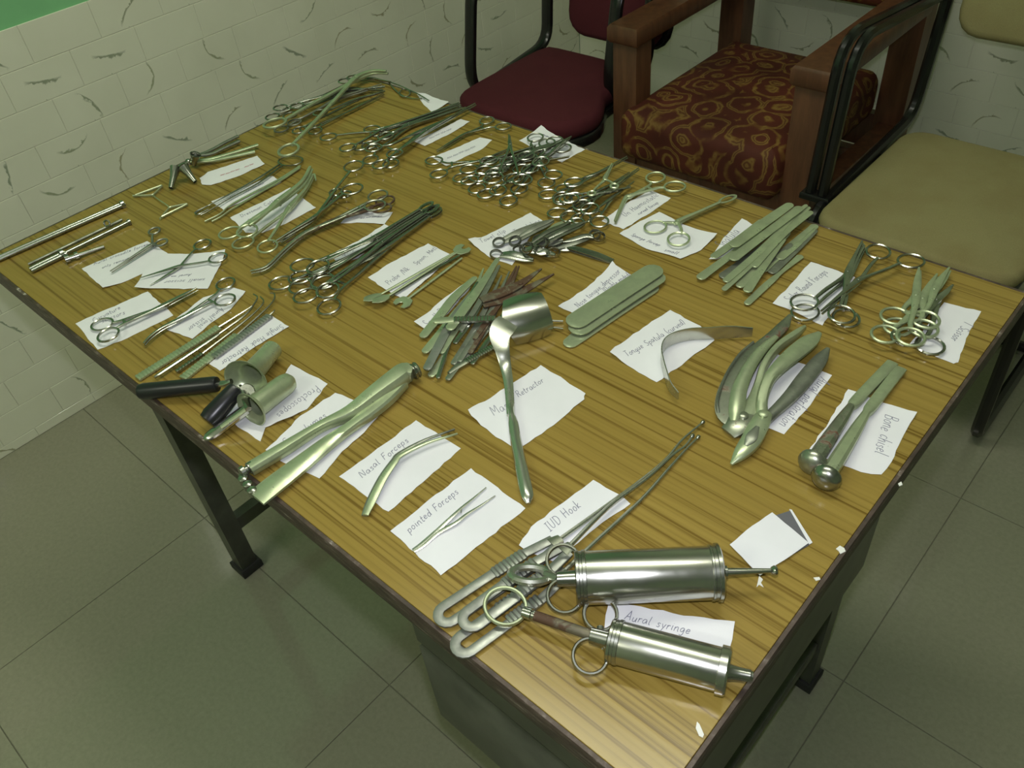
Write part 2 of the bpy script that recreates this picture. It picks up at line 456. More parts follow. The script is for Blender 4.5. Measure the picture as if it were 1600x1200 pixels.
# ------------------------------------------------------------------ room
floor = MB().box((-0.70, -3.5, -0.05), (4.0, 1.47, -0.002)).build('floor', FLOORJOINT, origin=(0, 0, 0)); tag(floor, kind='structure')
ftile = None
for i in range(-1, 7):
    for j in range(-6, 4):
        x0, x1 = -0.1 + 0.6 * i, -0.1 + 0.6 * (i + 1); y0, y1 = -0.58 + 0.5 * j, -0.58 + 0.5 * (j + 1)
        x0, x1, y0, y1 = max(x0, -0.66), min(x1, 4.0), max(y0, -3.5), min(y1, 1.43)
        if x1 - x0 < 0.02 or y1 - y0 < 0.02: continue
        full = abs(x1 - x0 - 0.6) < 1e-6 and abs(y1 - y0 - 0.5) < 1e-6
        if full:
            if ftile is None: ftile = MB().box((-0.2994, -0.2494, -0.012), (0.2994, 0.2494, 0), 0.0008).mesh('tile', (0, 0, 0), FLOORTILE)
            me = ftile
        else: me = MB().box((-(x1 - x0) / 2 + 0.0006, -(y1 - y0) / 2 + 0.0006, -0.012), ((x1 - x0) / 2 - 0.0006, (y1 - y0) / 2 - 0.0006, 0), 0.0008).mesh('tile', (0, 0, 0), FLOORTILE)
        o = bpy.data.objects.new('tile', me); COL.objects.link(o); o.parent = floor; o.location = ((x0 + x1) / 2, (y0 + y1) / 2, 0)

XW, YW, ZTOP = -0.655, 1.42, 0.857
ROW, TW = 0.0755, 0.15
wall_left = MB().box((XW - 0.12, -3.5, 0), (XW - 0.004, YW + 0.1, 2.9)).build('wall_left', GREENPAINT, origin=(XW, 0, 0)); tag(wall_left, kind='structure')
wall_back = MB().box((XW - 0.12, YW + 0.004, 0), (4.0, YW + 0.12, 2.9)).build('wall_back', PALEPAINT, origin=(0, YW, 0)); tag(wall_back, kind='structure')
wall_right = MB().box((4.0, -3.5, 0), (4.1, YW + 0.12, 2.9)).build('wall_right', PALEPAINT); tag(wall_right, kind='structure')
wall_front = MB().box((XW - 0.12, -3.6, 0), (4.1, -3.5, 2.9)).build('wall_front', PALEPAINT); tag(wall_front, kind='structure')
ceiling = MB().box((XW - 0.12, -3.6, 2.9), (4.1, YW + 0.12, 3.0)).build('ceiling', CEILPAINT); tag(ceiling, kind='structure')
for w, lo, hi in ((wall_left, (XW - 0.005, -3.4, 0.0), (XW - 0.0015, YW, ZTOP - 0.002)), (wall_back, (XW, YW + 0.0015, 0.0), (3.9, YW + 0.005, ZTOP - 0.002))):
    g = MB().box(lo, hi).build('grout_bed', GROUT, w)
_tm = {}
def wall_tile(parent, a, b, z0, z1, axis):
    """one ivory tile between a and b along the wall; local x runs along the wall, local y up, local z out of the wall"""
    key = (round(b - a, 4), round(z1 - z0, 4))
    if key not in _tm:
        hw, hh = (b - a) / 2 - 0.0004, (z1 - z0) / 2 - 0.0004
        _tm[key] = MB().box((-hw, -hh, -0.003), (hw, hh, 0.0002), 0.0010).mesh('tile', (0, 0, 0), WALLTILE, 25)
    o = bpy.data.objects.new('tile', _tm[key]); COL.objects.link(o)
    o.parent = parent; bx, by, bz = parent['_base']
    if axis == 'y':
        o.matrix_local = Matrix.Translation((XW - bx, (a + b) / 2 - by, (z0 + z1) / 2 - bz)) @ Matrix(((0, 0, 1), (1, 0, 0), (0, 1, 0))).to_4x4()
    else:
        o.matrix_local = Matrix.Translation(((a + b) / 2 - bx, YW - by, (z0 + z1) / 2 - bz)) @ Matrix(((1, 0, 0), (0, 0, -1), (0, 1, 0))).to_4x4()
for r in range(12):
    z1 = ZTOP - ROW * r; z0 = max(z1 - ROW, 0.001)
    if z1 - z0 < 0.01: continue
    off = -0.02 if r % 2 == 0 else -0.095
    y = off - TW * 7
    while y < YW - 0.004:
        a, b = y, min(y + TW, YW - 0.001)
        if b - a > 0.01: wall_tile(wall_left, a, b, z0, z1, 'y')
        y += TW
    x = XW + 0.001 - (0.0 if r % 2 == 0 else 0.075)
    while x < 1.95:
        a, b = max(x, XW + 0.0015), x + TW
        wall_tile(wall_back, a, b, z0, z1, 'x'); x += TW

# ------------------------------------------------------------------ table
TX, TY = 1.129, 0.7027
table = thing('work_table', 'wood-grain laminate table with worn brown edges spread with instruments', 'table', (TX / 2, -TY / 2, 0))
top = MB().box((0.004, -TY + 0.004, ZT - 0.024), (TX - 0.004, -0.004, ZT), 0.0006).build('table_top', LAMINATE, table)
for nm, lo, hi in (('f', (0, -TY, 0), (TX, -TY + 0.004, 0)), ('b', (0, -0.004, 0), (TX, 0, 0)), ('l', (0, -TY + 0.004, 0), (0.004, -0.004, 0)), ('r', (TX - 0.004, -TY + 0.004, 0), (TX, -0.004, 0))):
    MB().box((lo[0], lo[1], ZT - 0.026), (hi[0], hi[1], ZT - 0.0004), 0.0006).build('edge_strip', EDGE, table)
FX, FY = (0.083, 1.045), (-0.593, -0.116)
for x in FX:
    for y in FY:
        lg = MB().box((x - 0.017, y - 0.017, 0.012), (x + 0.017, y + 0.017, ZT - 0.026), 0.002).build('leg', FRAMEMETAL, table)
        MB().box((x - 0.023, y - 0.023, 0.0), (x + 0.023, y + 0.023, 0.022), 0.003).build('foot_cap', RUBBER, lg)
    MB().box((x - 0.012, FY[0] + 0.017, 0.115), (x + 0.012, FY[1] - 0.017, 0.145), 0.002).build('stretcher', FRAMEMETAL, table)
for y in FY:
    MB().box((FX[0] + 0.017, y - 0.012, ZT - 0.06), (FX[1] - 0.017, y + 0.012, ZT - 0.026), 0.002).build('apron_rail', FRAMEMETAL, table)
for x in FX:
    MB().box((x - 0.012, FY[0] + 0.017, ZT - 0.06), (x + 0.012, FY[1] - 0.017, ZT - 0.026), 0.002).build('apron_rail', FRAMEMETAL, table)
ped = MB().box((0.787, -0.640, 0.385), (1.084, -0.14, ZT - 0.027), 0.002).build('drawer_box', FRAMEMETAL, table)
MB().box((0.790, -0.656, 0.392), (1.081, -0.641, 0.560), 0.003).build('drawer_front', FRAMEMETAL, ped)
MB().box((0.790, -0.656, 0.566), (1.081, -0.641, ZT - 0.03), 0.003).build('drawer_front', FRAMEMETAL, ped)
# white paint chips stuck to the top
for pts in ([(1.1135, -0.6347), (1.1160, -0.6352), (1.1224, -0.6395), (1.1230, -0.6420), (1.1202, -0.6425), (1.1154, -0.6393)], [(1.1208, -0.4372), (1.1218, -0.4323), (1.1258, -0.4324), (1.1281, -0.4347), (1.1260, -0.4396), (1.1233, -0.4377)], [(1.1199, -0.4740), (1.1232, -0.4706), (1.1251, -0.4722), (1.1229, -0.4755)], [(1.0852, -0.4992), (1.0895, -0.5005), (1.0898, -0.5042), (1.0936, -0.5066), (1.0896, -0.5067), (1.0892, -0.5101), (1.0875, -0.5052)], [(1.1307, -0.3402), (1.1319, -0.3365), (1.1343, -0.3393), (1.1328, -0.3423)]):
    MB().plate(pts, ZT - 0.0002, ZT + 0.0006).build('paint_chip', CHIP, table)

# ------------------------------------------------------------------ chairs
def rrect(x0, x1, y0, y1, r, n=4):
    out = []
    for cx, cy, a0 in ((x1 - r, y1 - r, 0), (x0 + r, y1 - r, 90), (x0 + r, y0 + r, 180), (x1 - r, y0 + r, 270)):
        for k in range(n + 1):
            a = math.radians(a0 + 90 * k / n); out.append((cx + r * math.cos(a), cy + r * math.sin(a)))
    return out

def back_xform(y0, z0, tilt):
    """lay a pad drawn in x-z plane coordinates upright: pad (x, v, depth) -> world, leaning back by tilt"""
    ct, st = math.cos(tilt), math.sin(tilt)
    return lambda v: (v[0], y0 + v[1] * st - v[2] * ct, z0 + v[1] * ct + v[2] * st)

# burgundy office chair
c = thing('visitor_chair', 'burgundy fabric chair with black tube arms in the room corner', 'chair', (-0.14, 0.7, 0))
seat_poly = [tuple(q) for q in cat([np.array(p) for p in [(-.343,.58),(-.33,.525),(-.28,.498),(-.16,.495),(-.04,.500),(.015,.525),(.042,.575),(.046,.63),(.022,.68),(-.002,.72),(-.008,.80),(-.02,.875),(-.06,.892),(-.29,.892),(-.335,.87),(-.345,.80),(-.345,.68)]], 2, True)]
MB().pad(seat_poly, 0.418, 0.468, 0.022, 0.012).build('seat', MAROON, c)
MB().pad([(x * 1.015 + .002, y * 1.01 - .007) for x, y in seat_poly], 0.392, 0.424, 0.012).build('seat_shell', BLACKTUBE, c)
bk = MB().pad(rrect(-0.315, -0.012, 0.0, 0.46, 0.06), 0.0, 0.045, 0.018, 0.008, 4, back_xform(0.985, 0.475, 0.16)).build('backrest', MAROON, c)
MB().pad(rrect(-0.325, -0.002, -0.008, 0.468, 0.064), 0.0, 0.022, 0.01, 0, 4, back_xform(1.008, 0.471, 0.16)).build('backrest_shell', BLACKTUBE, c)
for x, dy in ((-0.352, 0.0), (-0.012, 0.15)):
    arm = fillet([(x, 0.62 + dy, 0.425), (x, 0.592 + dy, 0.475), (x, 0.635 + dy, 0.70), (x, 0.93, 0.715), (x, 0.905, 0.462), (x, 0.63 + dy, 0.432)], 0.05)
    MB().sweep(arm, 0.011, 0.017, 8, False, (1, 0, 0), 2.6).build('arm_loop', BLACKTUBE, c)
for x in (-0.30, -0.03):
    MB().sweep(fillet([(x, 0.87, 0.400), (x, 0.56, 0.395), (x, 0.53, 0.012), (x, 0.95, 0.012)], 0.06), 0.0125, None, 8, False, (1, 0, 0)).build('leg', BLACKTUBE, c)
MB().sweep([(-0.30, 0.94, 0.0125), (-0.03, 0.94, 0.0125)], 0.0125).build('base_bar', BLACKTUBE, c)
MB().sweep(fillet([(-0.14, 0.86, 0.40), (-0.14, 1.0, 0.40), (-0.14, 1.035, 0.62)], 0.05), 0.03, 0.006, 8, False, (1, 0, 0)).build('back_bracket', BLACKTUBE, c)

# wooden armchair with patterned cushions
c = thing('wooden_armchair', 'wooden armchair with maroon and gold scroll patterned cushions, between two tube chairs', 'chair', (0.29, 0.95, 0))
for x0, x1 in ((0.031, 0.098), (0.497, 0.568)):
    MB().box((x0, 0.705, 0), (x1, 0.765, 0.607), 0.004).build('front_leg', WOOD, c)
    MB().box((x0, 1.185, 0), (x1, 1.245, 0.98), 0.004).build('back_leg', WOOD, c)
    MB().box((x0 - 0.010, 0.695, 0.604), (x1 + 0.008, 1.187, 0.646), 0.007).build('armrest', WOOD, c)
    MB().box((x0 + 0.012, 0.765, 0.245), (x1 - 0.012, 1.185, 0.325), 0.003).build('side_rail', WOOD, c)
    MB().box((x0 + 0.018, 0.765, 0.15), (x1 - 0.018, 1.185, 0.19), 0.003).build('stretcher', WOOD, c)
MB().box((0.085, 0.712, 0.255), (0.497, 0.742, 0.345), 0.003).build('front_rail', WOOD, c)
MB().box((0.085, 1.20, 0.245), (0.495, 1.23, 0.335), 0.003).build('back_rail', WOOD, c)
MB().box((0.085, 1.20, 0.175), (0.495, 1.235, 0.225), 0.003).build('stretcher', WOOD, c)
MB().box((0.085, 1.195, 0.92), (0.495, 1.235, 0.98), 0.003).build('top_rail', WOOD, c)
MB().pad(rrect(0.072, 0.499, 0.662, 1.185, 0.028), 0.335, 0.464, 0.036, 0.015, 5).build('seat_cushion', DAMASK, c)
MB().pad(rrect(0.088, 0.492, 0.0, 0.34, 0.03), 0.0, 0.07, 0.025, 0.012, 4, back_xform(1.225, 0.60, 0.10)).build('back_cushion', DAMASK, c)

# beige cantilever chair
c = thing('cantilever_chair', 'beige fabric chair with black bent tube frame at the right', 'chair', (0.85, 0.75, 0))
MB().pad(rrect(0.668, 1.045, 0.482, 0.93, 0.055), 0.428, 0.466, 0.017, 0.012).build('seat', BEIGE, c)
MB().pad(rrect(0.672, 1.041, 0.486, 0.926, 0.055), 0.410, 0.431, 0.008).build('seat_board', FRAMEMETAL, c)
MB().pad(rrect(0.682, 1.032, 0.0, 0.36, 0.05), 0.0, 0.045, 0.018, 0.008, 4, back_xform(1.045, 0.633, 0.15)).build('backrest', BEIGE, c)
for x in (0.648, 1.062):
    fr = fillet([(x, 0.93, 0.013), (x, 0.575, 0.013), (x, 0.535, 0.432), (x, 1.0, 0.452), (x, 1.085, 0.98)], 0.055)
    MB().sweep(fr, 0.0125, None, 8, False, (1, 0, 0)).build('frame_tube', BLACKTUBE, c)
    for dx in (-0.013, 0.013):
        ar = fillet([(x - 0.02 + dx, 0.592, 0.45), (x - 0.02 + dx, 0.622, 0.752), (x - 0.02 + dx, 1.075, 0.70)], 0.07)
        MB().sweep(ar, 0.0105, None, 8, False, (1, 0, 0)).build('armrest_tube', BLACKTUBE, c)
    MB().box((x - 0.05, 0.578, 0.436), (x + 0.012, 0.606, 0.450), 0.002).build('arm_foot', BLACKTUBE, c)
MB().sweep([(0.648, 0.93, 0.013), (1.062, 0.93, 0.013)], 0.0125).build('base_bar', BLACKTUBE, c)
MB().sweep([(0.648, 1.055, 0.80), (1.062, 1.055, 0.80)], 0.009).build('back_bar', BLACKTUBE, c)
MB().sweep([(0.648, 0.60, 0.408), (1.062, 0.60, 0.408)], 0.011).build('seat_bar', BLACKTUBE, c)
MB().sweep([(0.648, 0.85, 0.414), (1.062, 0.85, 0.414)], 0.011).build('seat_bar', BLACKTUBE, c)

# ------------------------------------------------------------------ handwritten paper slips
GL = {  # single-stroke letters; x-height 0.5, capitals 1.0, descenders to -0.4
 'a': (.5, '.42,.38 .3,.5 .12,.46 .03,.22 .12,.02 .28,.06 .42,.36 .42,.08 .5,.02'), 'b': (.48, '.1,1 .06,.5 .05,.04 .05,.3 .2,.5 .38,.42 .4,.16 .24,0 .06,.06'),
 'c': (.42, '.38,.42 .24,.5 .08,.38 .05,.16 .18,.01 .38,.1'), 'd': (.5, '.4,.4 .24,.5 .06,.34 .06,.1 .2,.0 .38,.2 .46,1 .42,.3 .46,.02'),
 'e': (.42, '.06,.26 .36,.32 .3,.48 .14,.48 .05,.24 .14,.02 .38,.1'), 'f': (.36, '.36,.92 .26,1 .18,.86 .14,.4 .12,-.2|.02,.5 .3,.52'),
 'g': (.48, '.4,.4 .24,.5 .06,.34 .1,.08 .28,.06 .4,.36 .4,-.2 .26,-.4 .08,-.3'), 'h': (.48, '.1,1 .06,.5 .05,0|.06,.28 .2,.48 .34,.46 .38,.2 .4,0'),
 'i': (.2, '.1,.5 .1,.05 .18,.0|.13,.74 .14,.76'), 'j': (.2, '.12,.5 .12,-.25 -.05,-.35|.14,.74 .15,.76'), 'k': (.44, '.08,1 .05,0|.36,.5 .08,.22 .38,0'),
 'l': (.24, '.1,1 .08,.3 .12,.03 .22,.03'), 'm': (.74, '.05,.5 .06,0|.06,.32 .2,.5 .32,.44 .34,0|.34,.3 .5,.5 .62,.42 .66,.05 .72,0'),
 'n': (.5, '.05,.5 .06,0|.06,.3 .2,.5 .36,.46 .4,.08 .48,0'), 'o': (.46, '.24,.5 .08,.38 .06,.12 .2,0 .36,.1 .4,.34 .26,.5 .2,.46'),
 'p': (.48, '.06,.5 .06,-.4|.06,.3 .2,.5 .36,.44 .4,.2 .26,.02 .08,.06'), 'q': (.48, '.4,.4 .24,.5 .06,.34 .1,.06 .3,.06 .4,.4 .4,-.4'),
 'r': (.36, '.06,.5 .07,0|.07,.3 .18,.48 .34,.46'), 's': (.38, '.34,.44 .2,.5 .08,.4 .3,.18 .24,.02 .04,.06'), 't': (.34, '.16,.85 .12,.12 .2,.0 .32,.06|.0,.54 .3,.58'),
 'u': (.5, '.05,.5 .06,.12 .18,0 .34,.12 .4,.5 .4,.08 .48,0'), 'v': (.42, '.04,.5 .2,.02 .38,.5'), 'w': (.62, '.04,.5 .16,.02 .3,.42 .42,.02 .58,.5'),
 'x': (.42, '.04,.5 .38,0|.36,.5 .04,0'), 'y': (.44, '.04,.5 .2,.08|.4,.5 .14,-.38'), 'z': (.42, '.05,.48 .36,.5 .06,.02 .38,.04'),
 'A': (.66, '.02,0 .32,1 .36,1 .58,0|.14,.36 .5,.38'), 'B': (.58, '.08,1 .06,0|.06,1 .4,.95 .4,.6 .1,.52 .46,.44 .44,.06 .06,0'), 'C': (.6, '.54,.86 .34,1 .1,.74 .08,.26 .28,0 .54,.12'),
 'D': (.64, '.08,1 .08,0|.02,1 .4,.94 .56,.54 .4,.08 .04,0'), 'F': (.52, '.1,1 .06,0|.08,.98 .5,1|.08,.54 .38,.56'), 'H': (.64, '.08,1 .06,0|.54,1 .52,0|.07,.5 .53,.52'),
 'I': (.4, '.2,1 .18,0|.04,1 .36,1|.02,0 .34,0'), 'M': (.82, '.06,0 .12,1 .38,.3 .66,1 .72,0'), 'N': (.66, '.06,0 .08,1 .52,.02 .56,1'), 'P': (.54, '.1,1 .06,0|.06,.96 .36,1 .48,.78 .36,.54 .08,.5'),
 'R': (.58, '.1,1 .06,0|.06,.96 .36,1 .46,.78 .34,.56 .1,.52|.26,.52 .52,0'), 'S': (.52, '.46,.88 .28,1 .1,.84 .18,.58 .42,.4 .42,.12 .22,0 .04,.12'), 'T': (.6, '.3,1 .28,0|.02,.98 .58,1'),
 'U': (.62, '.06,1 .08,.2 .26,0 .46,.16 .54,1'), 'W': (.84, '.04,1 .2,0 .4,.8 .58,0 .8,1'), '(': (.26, '.22,1.1 .08,.6 .22,-.1'), ')': (.26, '.06,1.1 .2,.6 .06,-.1'), '/': (.3, '.02,-.2 .3,1'), ',': (.16, '.08,.06 .03,-.14'), '.': (.16, '.06,.02 .08,.04'), ' ': (.42, ''),
 '~': (.5, '.0,.12 .1,.4 .16,.1 .26,.38 .34,.1 .44,.36 .5,.14')}

slips = []
def paper(poly, label, writing=(), lift=(), z=0.0, jag=1.0, ink=None):
    """torn slip: poly corner points on the table, lift = [(corner index, height)] curled corners"""
    P = [np.array(p, float) for p in poly]; m = len(P)
    edge = []
    for i in range(m):
        a, b = P[i], P[(i + 1) % m]; ln = np.linalg.norm(b - a); k = max(2, int(ln / 0.007)); nn = unit(V(a[1] - b[1], b[0] - a[0]))[:2] if ln > 0 else V(0, 0)
        for q in range(k):
            t = q / k; j = 0 if q == 0 else (rng.random() - 0.5) * 0.0015 * jag + 0.0003 * jag * math.sin(t * 9 + i * 2)
            edge.append(a * (1 - t) + b * t + nn * j)
    E = np.array(edge); c = E.mean(0); ph = rng.random(4) * 6.28
    corners = [(P[i], h) for i, h in lift]
    def hz(x, y):
        h = 0.0004 + 0.0003 * math.sin(60 * x + ph[0]) + 0.0003 * math.sin(55 * y + 25 * x + ph[1])
        for q, hh in corners:
            d = math.hypot(x - q[0], y - q[1]) / 0.035
            if d < 1: h += hh * (1 - d) ** 2
        return max(h, 0.0001) + z
    fr = [1.0, 0.93, 0.8, 0.6, 0.35]; vs, fs = [], []; ne = len(E)
    for side in (0, 1):
        base = len(vs); th = 0.00018 if side == 0 else 0.0
        for f in fr:
            for e in E:
                q = c + (e - c) * f; vs.append((q[0], q[1], ZT + hz(q[0], q[1]) + th + 0.0001))
        vs.append((c[0], c[1], ZT + hz(c[0], c[1]) + th + 0.0001))
        for r in range(len(fr) - 1):
            for k in range(ne):
                l = (k + 1) % ne; qd = (base + r * ne + k, base + r * ne + l, base + (r + 1) * ne + l, base + (r + 1) * ne + k)
                fs.append(qd if side == 0 else qd[::-1])
        b0 = base + (len(fr) - 1) * ne
        for k in range(ne):
            tr = (b0 + k, b0 + (k + 1) % ne, len(vs) - 1); fs.append(tr if side == 0 else tr[::-1])
    half = len(vs) // 2
    for k in range(ne): fs.append((half + k, half + (k + 1) % ne, (k + 1) % ne, k))
    mb = MB(); mb.add(vs, fs); o = mb.build('paper_slip', PAPER, None, (c[0], c[1], ZT))
    tag(o, label, 'paper'); slips.append(o)
    if writing:
        w = MB()
        for txt, a, b, asp in writing:
            a, b = np.array(a, float), np.array(b, float); u = unit(V(*(b - a), 0))[:2]; n = V(-u[1], u[0])
            adv = [GL[ch][0] + 0.1 for ch in txt]; sx = np.linalg.norm(b - a) / sum(adv); sy = sx * asp; x = 0.0
            for ch, ad in zip(txt, adv):
                jy = (rng.random() - 0.5) * 0.12
                for st in GL[ch][1].split('|'):
                    if not st: continue
                    pts = [tuple(map(float, s.split(','))) for s in st.split()]
                    cv = cat([np.array(p) for p in pts], 4)
                    L3 = []
                    for px, py in cv:
                        q = a + u * (x + px + 0.22 * (py)) * sx + n * (py + jy) * sy
                        L3.append(V(q[0], q[1], ZT + hz(q[0], q[1]) + 0.0005))
                    w.sweep(L3, 0.00034, 0.00012, 4)
                x += ad
        w.build('handwriting', ink or INK, o)
    return o

WR = lambda t, p, asp=1.0: (t, p[0], p[1], asp)
paper([(0.1434, -0.0016), (0.1581, 0.0042), (0.2247, -0.0017), (0.2236, -0.0409), (0.1829, -0.0240)], 'small paper slip in the far table corner under the wire tongs', lift=[(2, .003)])
paper([(0.2741, -0.1288), (0.2834, -0.0338), (0.3024, -0.0326), (0.3043, -0.0725), (0.2997, -0.1297)], 'narrow paper slip under the tips of the long straight forceps', [WR('~~~~', [(0.2913, -0.1105), (0.2981, -0.0662)], .8)])
paper([(0.3367, -0.1490), (0.3530, -0.0621), (0.3751, -0.0581), (0.3817, -0.0852), (0.3726, -0.1558)], 'paper slip below the far scissors with closed blades', [WR('~~~~~', [(0.3611, -0.1404), (0.3704, -0.0875)], .8)])
paper([(0.4120, -0.0374), (0.4139, 0.0131), (0.4652, 0.0008), (0.5147, -0.0058), (0.5103, -0.0541)], 'paper slip under the top of the big forceps heap by the burgundy chair', [WR('~~~~ ~~~', [(0.4297, -0.0069), (0.4888, -0.0175)], .9)], lift=[(1, .004)])
paper([(0.0736, -0.3922), (0.0673, -0.3732), (0.0919, -0.2978), (0.1258, -0.3073), (0.1223, -0.3514), (0.1087, -0.3942), (0.0947, -0.4011)], 'rounded paper slip under the angled nasal specula', [WR('~~~~ ~~', [(0.0976, -0.3698), (0.1132, -0.3178)], .8)], ink=INKRED)
paper([(0.1503, -0.4213), (0.1659, -0.3232), (0.1777, -0.3246), (0.1951, -0.3267), (0.1952, -0.3595), (0.1890, -0.4248)], 'narrow paper slip under the thin long probes', [WR('~~~~~', [(0.1706, -0.4015), (0.1786, -0.3441)], .9)])
paper([(0.2153, -0.4316), (0.2210, -0.3296), (0.2399, -0.3344), (0.2992, -0.3432), (0.2962, -0.3950), (0.2876, -0.4279), (0.2675, -0.4415)], 'paper slip handwritten cotton swab forcep under the curved forceps', [WR('Dressman Cotton', [(0.2298, -0.4219), (0.2344, -0.3593)], 1.1), WR('Swab Forcep', [(0.2495, -0.4226), (0.2495, -0.3783)], 1.1)])
paper([(0.3611, -0.3494), (0.3527, -0.3216), (0.4018, -0.2888), (0.4156, -0.3165), (0.3868, -0.3320)], 'paper slip beneath the rust-ringed forceps', [WR('~~~~', [(0.3775, -0.3286), (0.3997, -0.3059)], .7)])
paper([(0.4114, -0.4092), (0.4179, -0.3653), (0.4156, -0.3165), (0.4378, -0.3166), (0.4491, -0.3919), (0.4414, -0.4144)], 'paper slip under the shafts of the five sponge forceps', [WR('sponge holding forcep', [(0.4280, -0.4012), (0.4308, -0.3288)], 1.3)], z=.0006)
paper([(0.4911, -0.4117), (0.4910, -0.3715), (0.4996, -0.3149), (0.5460, -0.3163), (0.5575, -0.3750), (0.5608, -0.4167), (0.5286, -0.4160)], 'paper slip under the spoon-ended probes', [WR('Probe /Nk', [(0.5256, -0.4070), (0.5231, -0.3678)], 1.25), WR('Spoon, Metl', [(0.5231, -0.3578), (0.5187, -0.3160)], 1.15)], lift=[(4, .002)])
paper([(0.1502, -0.6255), (0.1656, -0.5357), (0.2184, -0.5350), (0.2344, -0.5687), (0.2295, -0.6100), (0.2211, -0.6311)], 'paper slip handwritten aural crocodile forcep under the small alligator forceps', [WR('Aural crocodile forcep', [(0.1575, -0.6115), (0.1770, -0.5393)], 1.0), WR('only remover', [(0.1762, -0.6092), (0.1868, -0.5713)], 1.0)], lift=[(5, .002)])
paper([(0.2007, -0.5472), (0.2426, -0.5219), (0.2869, -0.4860), (0.2971, -0.4969), (0.3384, -0.5485), (0.2993, -0.5760), (0.2589, -0.6062), (0.2317, -0.5776)], 'crumpled paper slip under the open slender scissors', [WR('small scissor', [(0.3165, -0.5372), (0.2766, -0.5736)], .8), WR('Aural ~~', [(0.2916, -0.5427), (0.2734, -0.5622)], .8)], z=.0007, lift=[(2, .004), (6, .003)])
paper([(0.2602, -0.6898), (0.2765, -0.5987), (0.3171, -0.6023), (0.3497, -0.6056), (0.3414, -0.6714), (0.3328, -0.6977)], 'paper slip under the straight scissors near the left table edge', [WR('Curvature', [(0.2790, -0.6747), (0.2816, -0.6386)], 1.2), WR('scissors', [(0.2892, -0.6689), (0.2964, -0.6406)], 1.2)])
paper([(0.3626, -0.6267), (0.3491, -0.5620), (0.3641, -0.5271), (0.3844, -0.5226), (0.4004, -0.5555), (0.4040, -0.5909), (0.4109, -0.6167), (0.3748, -0.6252)], 'paper slip under the curved slender scissors', [WR('Aural/Tonsil', [(0.3881, -0.5612), (0.3960, -0.6011)], 1.2), WR('scissor', [(0.3860, -0.5857), (0.3887, -0.6108)], 1.2)])
paper([(0.4671, -0.6300), (0.4597, -0.5784), (0.4521, -0.5323), (0.4887, -0.5329), (0.4862, -0.5789), (0.4881, -0.6293)], 'paper slip handwritten single hook retractor beside the ridged hooks', [WR('Single Hook Retractor', [(0.4780, -0.5362), (0.4757, -0.6210)], 1.25)])
paper([(0.5636, -0.6082), (0.5462, -0.5733), (0.6054, -0.5685), (0.6191, -0.6072), (0.6152, -0.6336), (0.6048, -0.6530), (0.6174, -0.6661), (0.5811, -0.6686), (0.5486, -0.6685), (0.5410, -0.6512)], 'paper slip handwritten proctoscopes under the metal proctoscope tube', [WR('Proctoscopes', [(0.5974, -0.5781), (0.6004, -0.6343)], 1.3)], lift=[(4, .004), (8, .003)])
paper([(0.6341, -0.6709), (0.6213, -0.6174), (0.6243, -0.5731), (0.6515, -0.5674), (0.6882, -0.5671), (0.6955, -0.6012), (0.6967, -0.6232), (0.7062, -0.6598), (0.6605, -0.6690)], 'paper slip under the two long tapered specula', [WR('Speculumes', [(0.6435, -0.6539), (0.6453, -0.6005)], 1.0)], lift=[(0, .002)])
paper([(0.7198, -0.6462), (0.7232, -0.5911), (0.7242, -0.5481), (0.7884, -0.5479), (0.7903, -0.6020), (0.7904, -0.6453), (0.7776, -0.6459)], 'paper slip handwritten nasal forceps under the bent forceps', [WR('Nasal Forceps', [(0.7398, -0.6339), (0.7407, -0.5724)], 1.0)])
paper([(0.8082, -0.6590), (0.8102, -0.6110), (0.8144, -0.5603), (0.8876, -0.5649), (0.8831, -0.6161), (0.8784, -0.6638)], 'paper slip handwritten pointed forceps under the small tweezers', [WR('pointed Forceps', [(0.8242, -0.6501), (0.8267, -0.5886)], 1.1)])
paper([(0.7592, -0.5069), (0.7655, -0.4572), (0.7724, -0.4085), (0.8384, -0.4149), (0.8427, -0.4223), (0.8409, -0.4691), (0.8353, -0.5090), (0.8274, -0.5161), (0.7991, -0.5150), (0.7669, -0.5102)], 'largest paper slip, handwritten retractor, under the handle of the broad retractor', [WR('Mas', [(0.7847, -0.4957), (0.7891, -0.4764)], 1.3), WR('Retractor', [(0.7859, -0.4600), (0.7932, -0.4256)], 1.2)], lift=[(0, .003)])
paper([(0.9102, -0.5991), (0.9054, -0.5774), (0.9104, -0.5388), (0.9157, -0.5014), (0.9451, -0.5006), (0.9589, -0.5030), (0.9507, -0.5437), (0.9457, -0.5930), (0.9208, -0.5993)], 'paper slip under the rods of the three long hooks', [WR('IUD Hook', [(0.9220, -0.5715), (0.9259, -0.5314)], 1.2)])
paper([(1.0028, -0.5931), (1.0275, -0.5824), (1.0509, -0.5718), (1.0922, -0.5481), (1.0988, -0.5628), (1.1031, -0.5746), (1.0685, -0.6082), (1.0258, -0.6325)], 'paper slip handwritten aural syringe behind the smaller syringe', [WR('Aural syringe', [(1.0236, -0.6004), (1.0714, -0.5793)], 1.0)])
paper([(1.0428, -0.2548), (1.0776, -0.2526), (1.1082, -0.2482), (1.1103, -0.2814), (1.1156, -0.3194), (1.1151, -0.3391), (1.0998, -0.3471), (1.0811, -0.3498), (1.0516, -0.3535), (1.0488, -0.3068)], 'paper slip handwritten bone chisel under the two domed chisels', [WR('Bone chisel', [(1.0857, -0.2662), (1.0990, -0.3184)], 1.3)], lift=[(2, .002)])
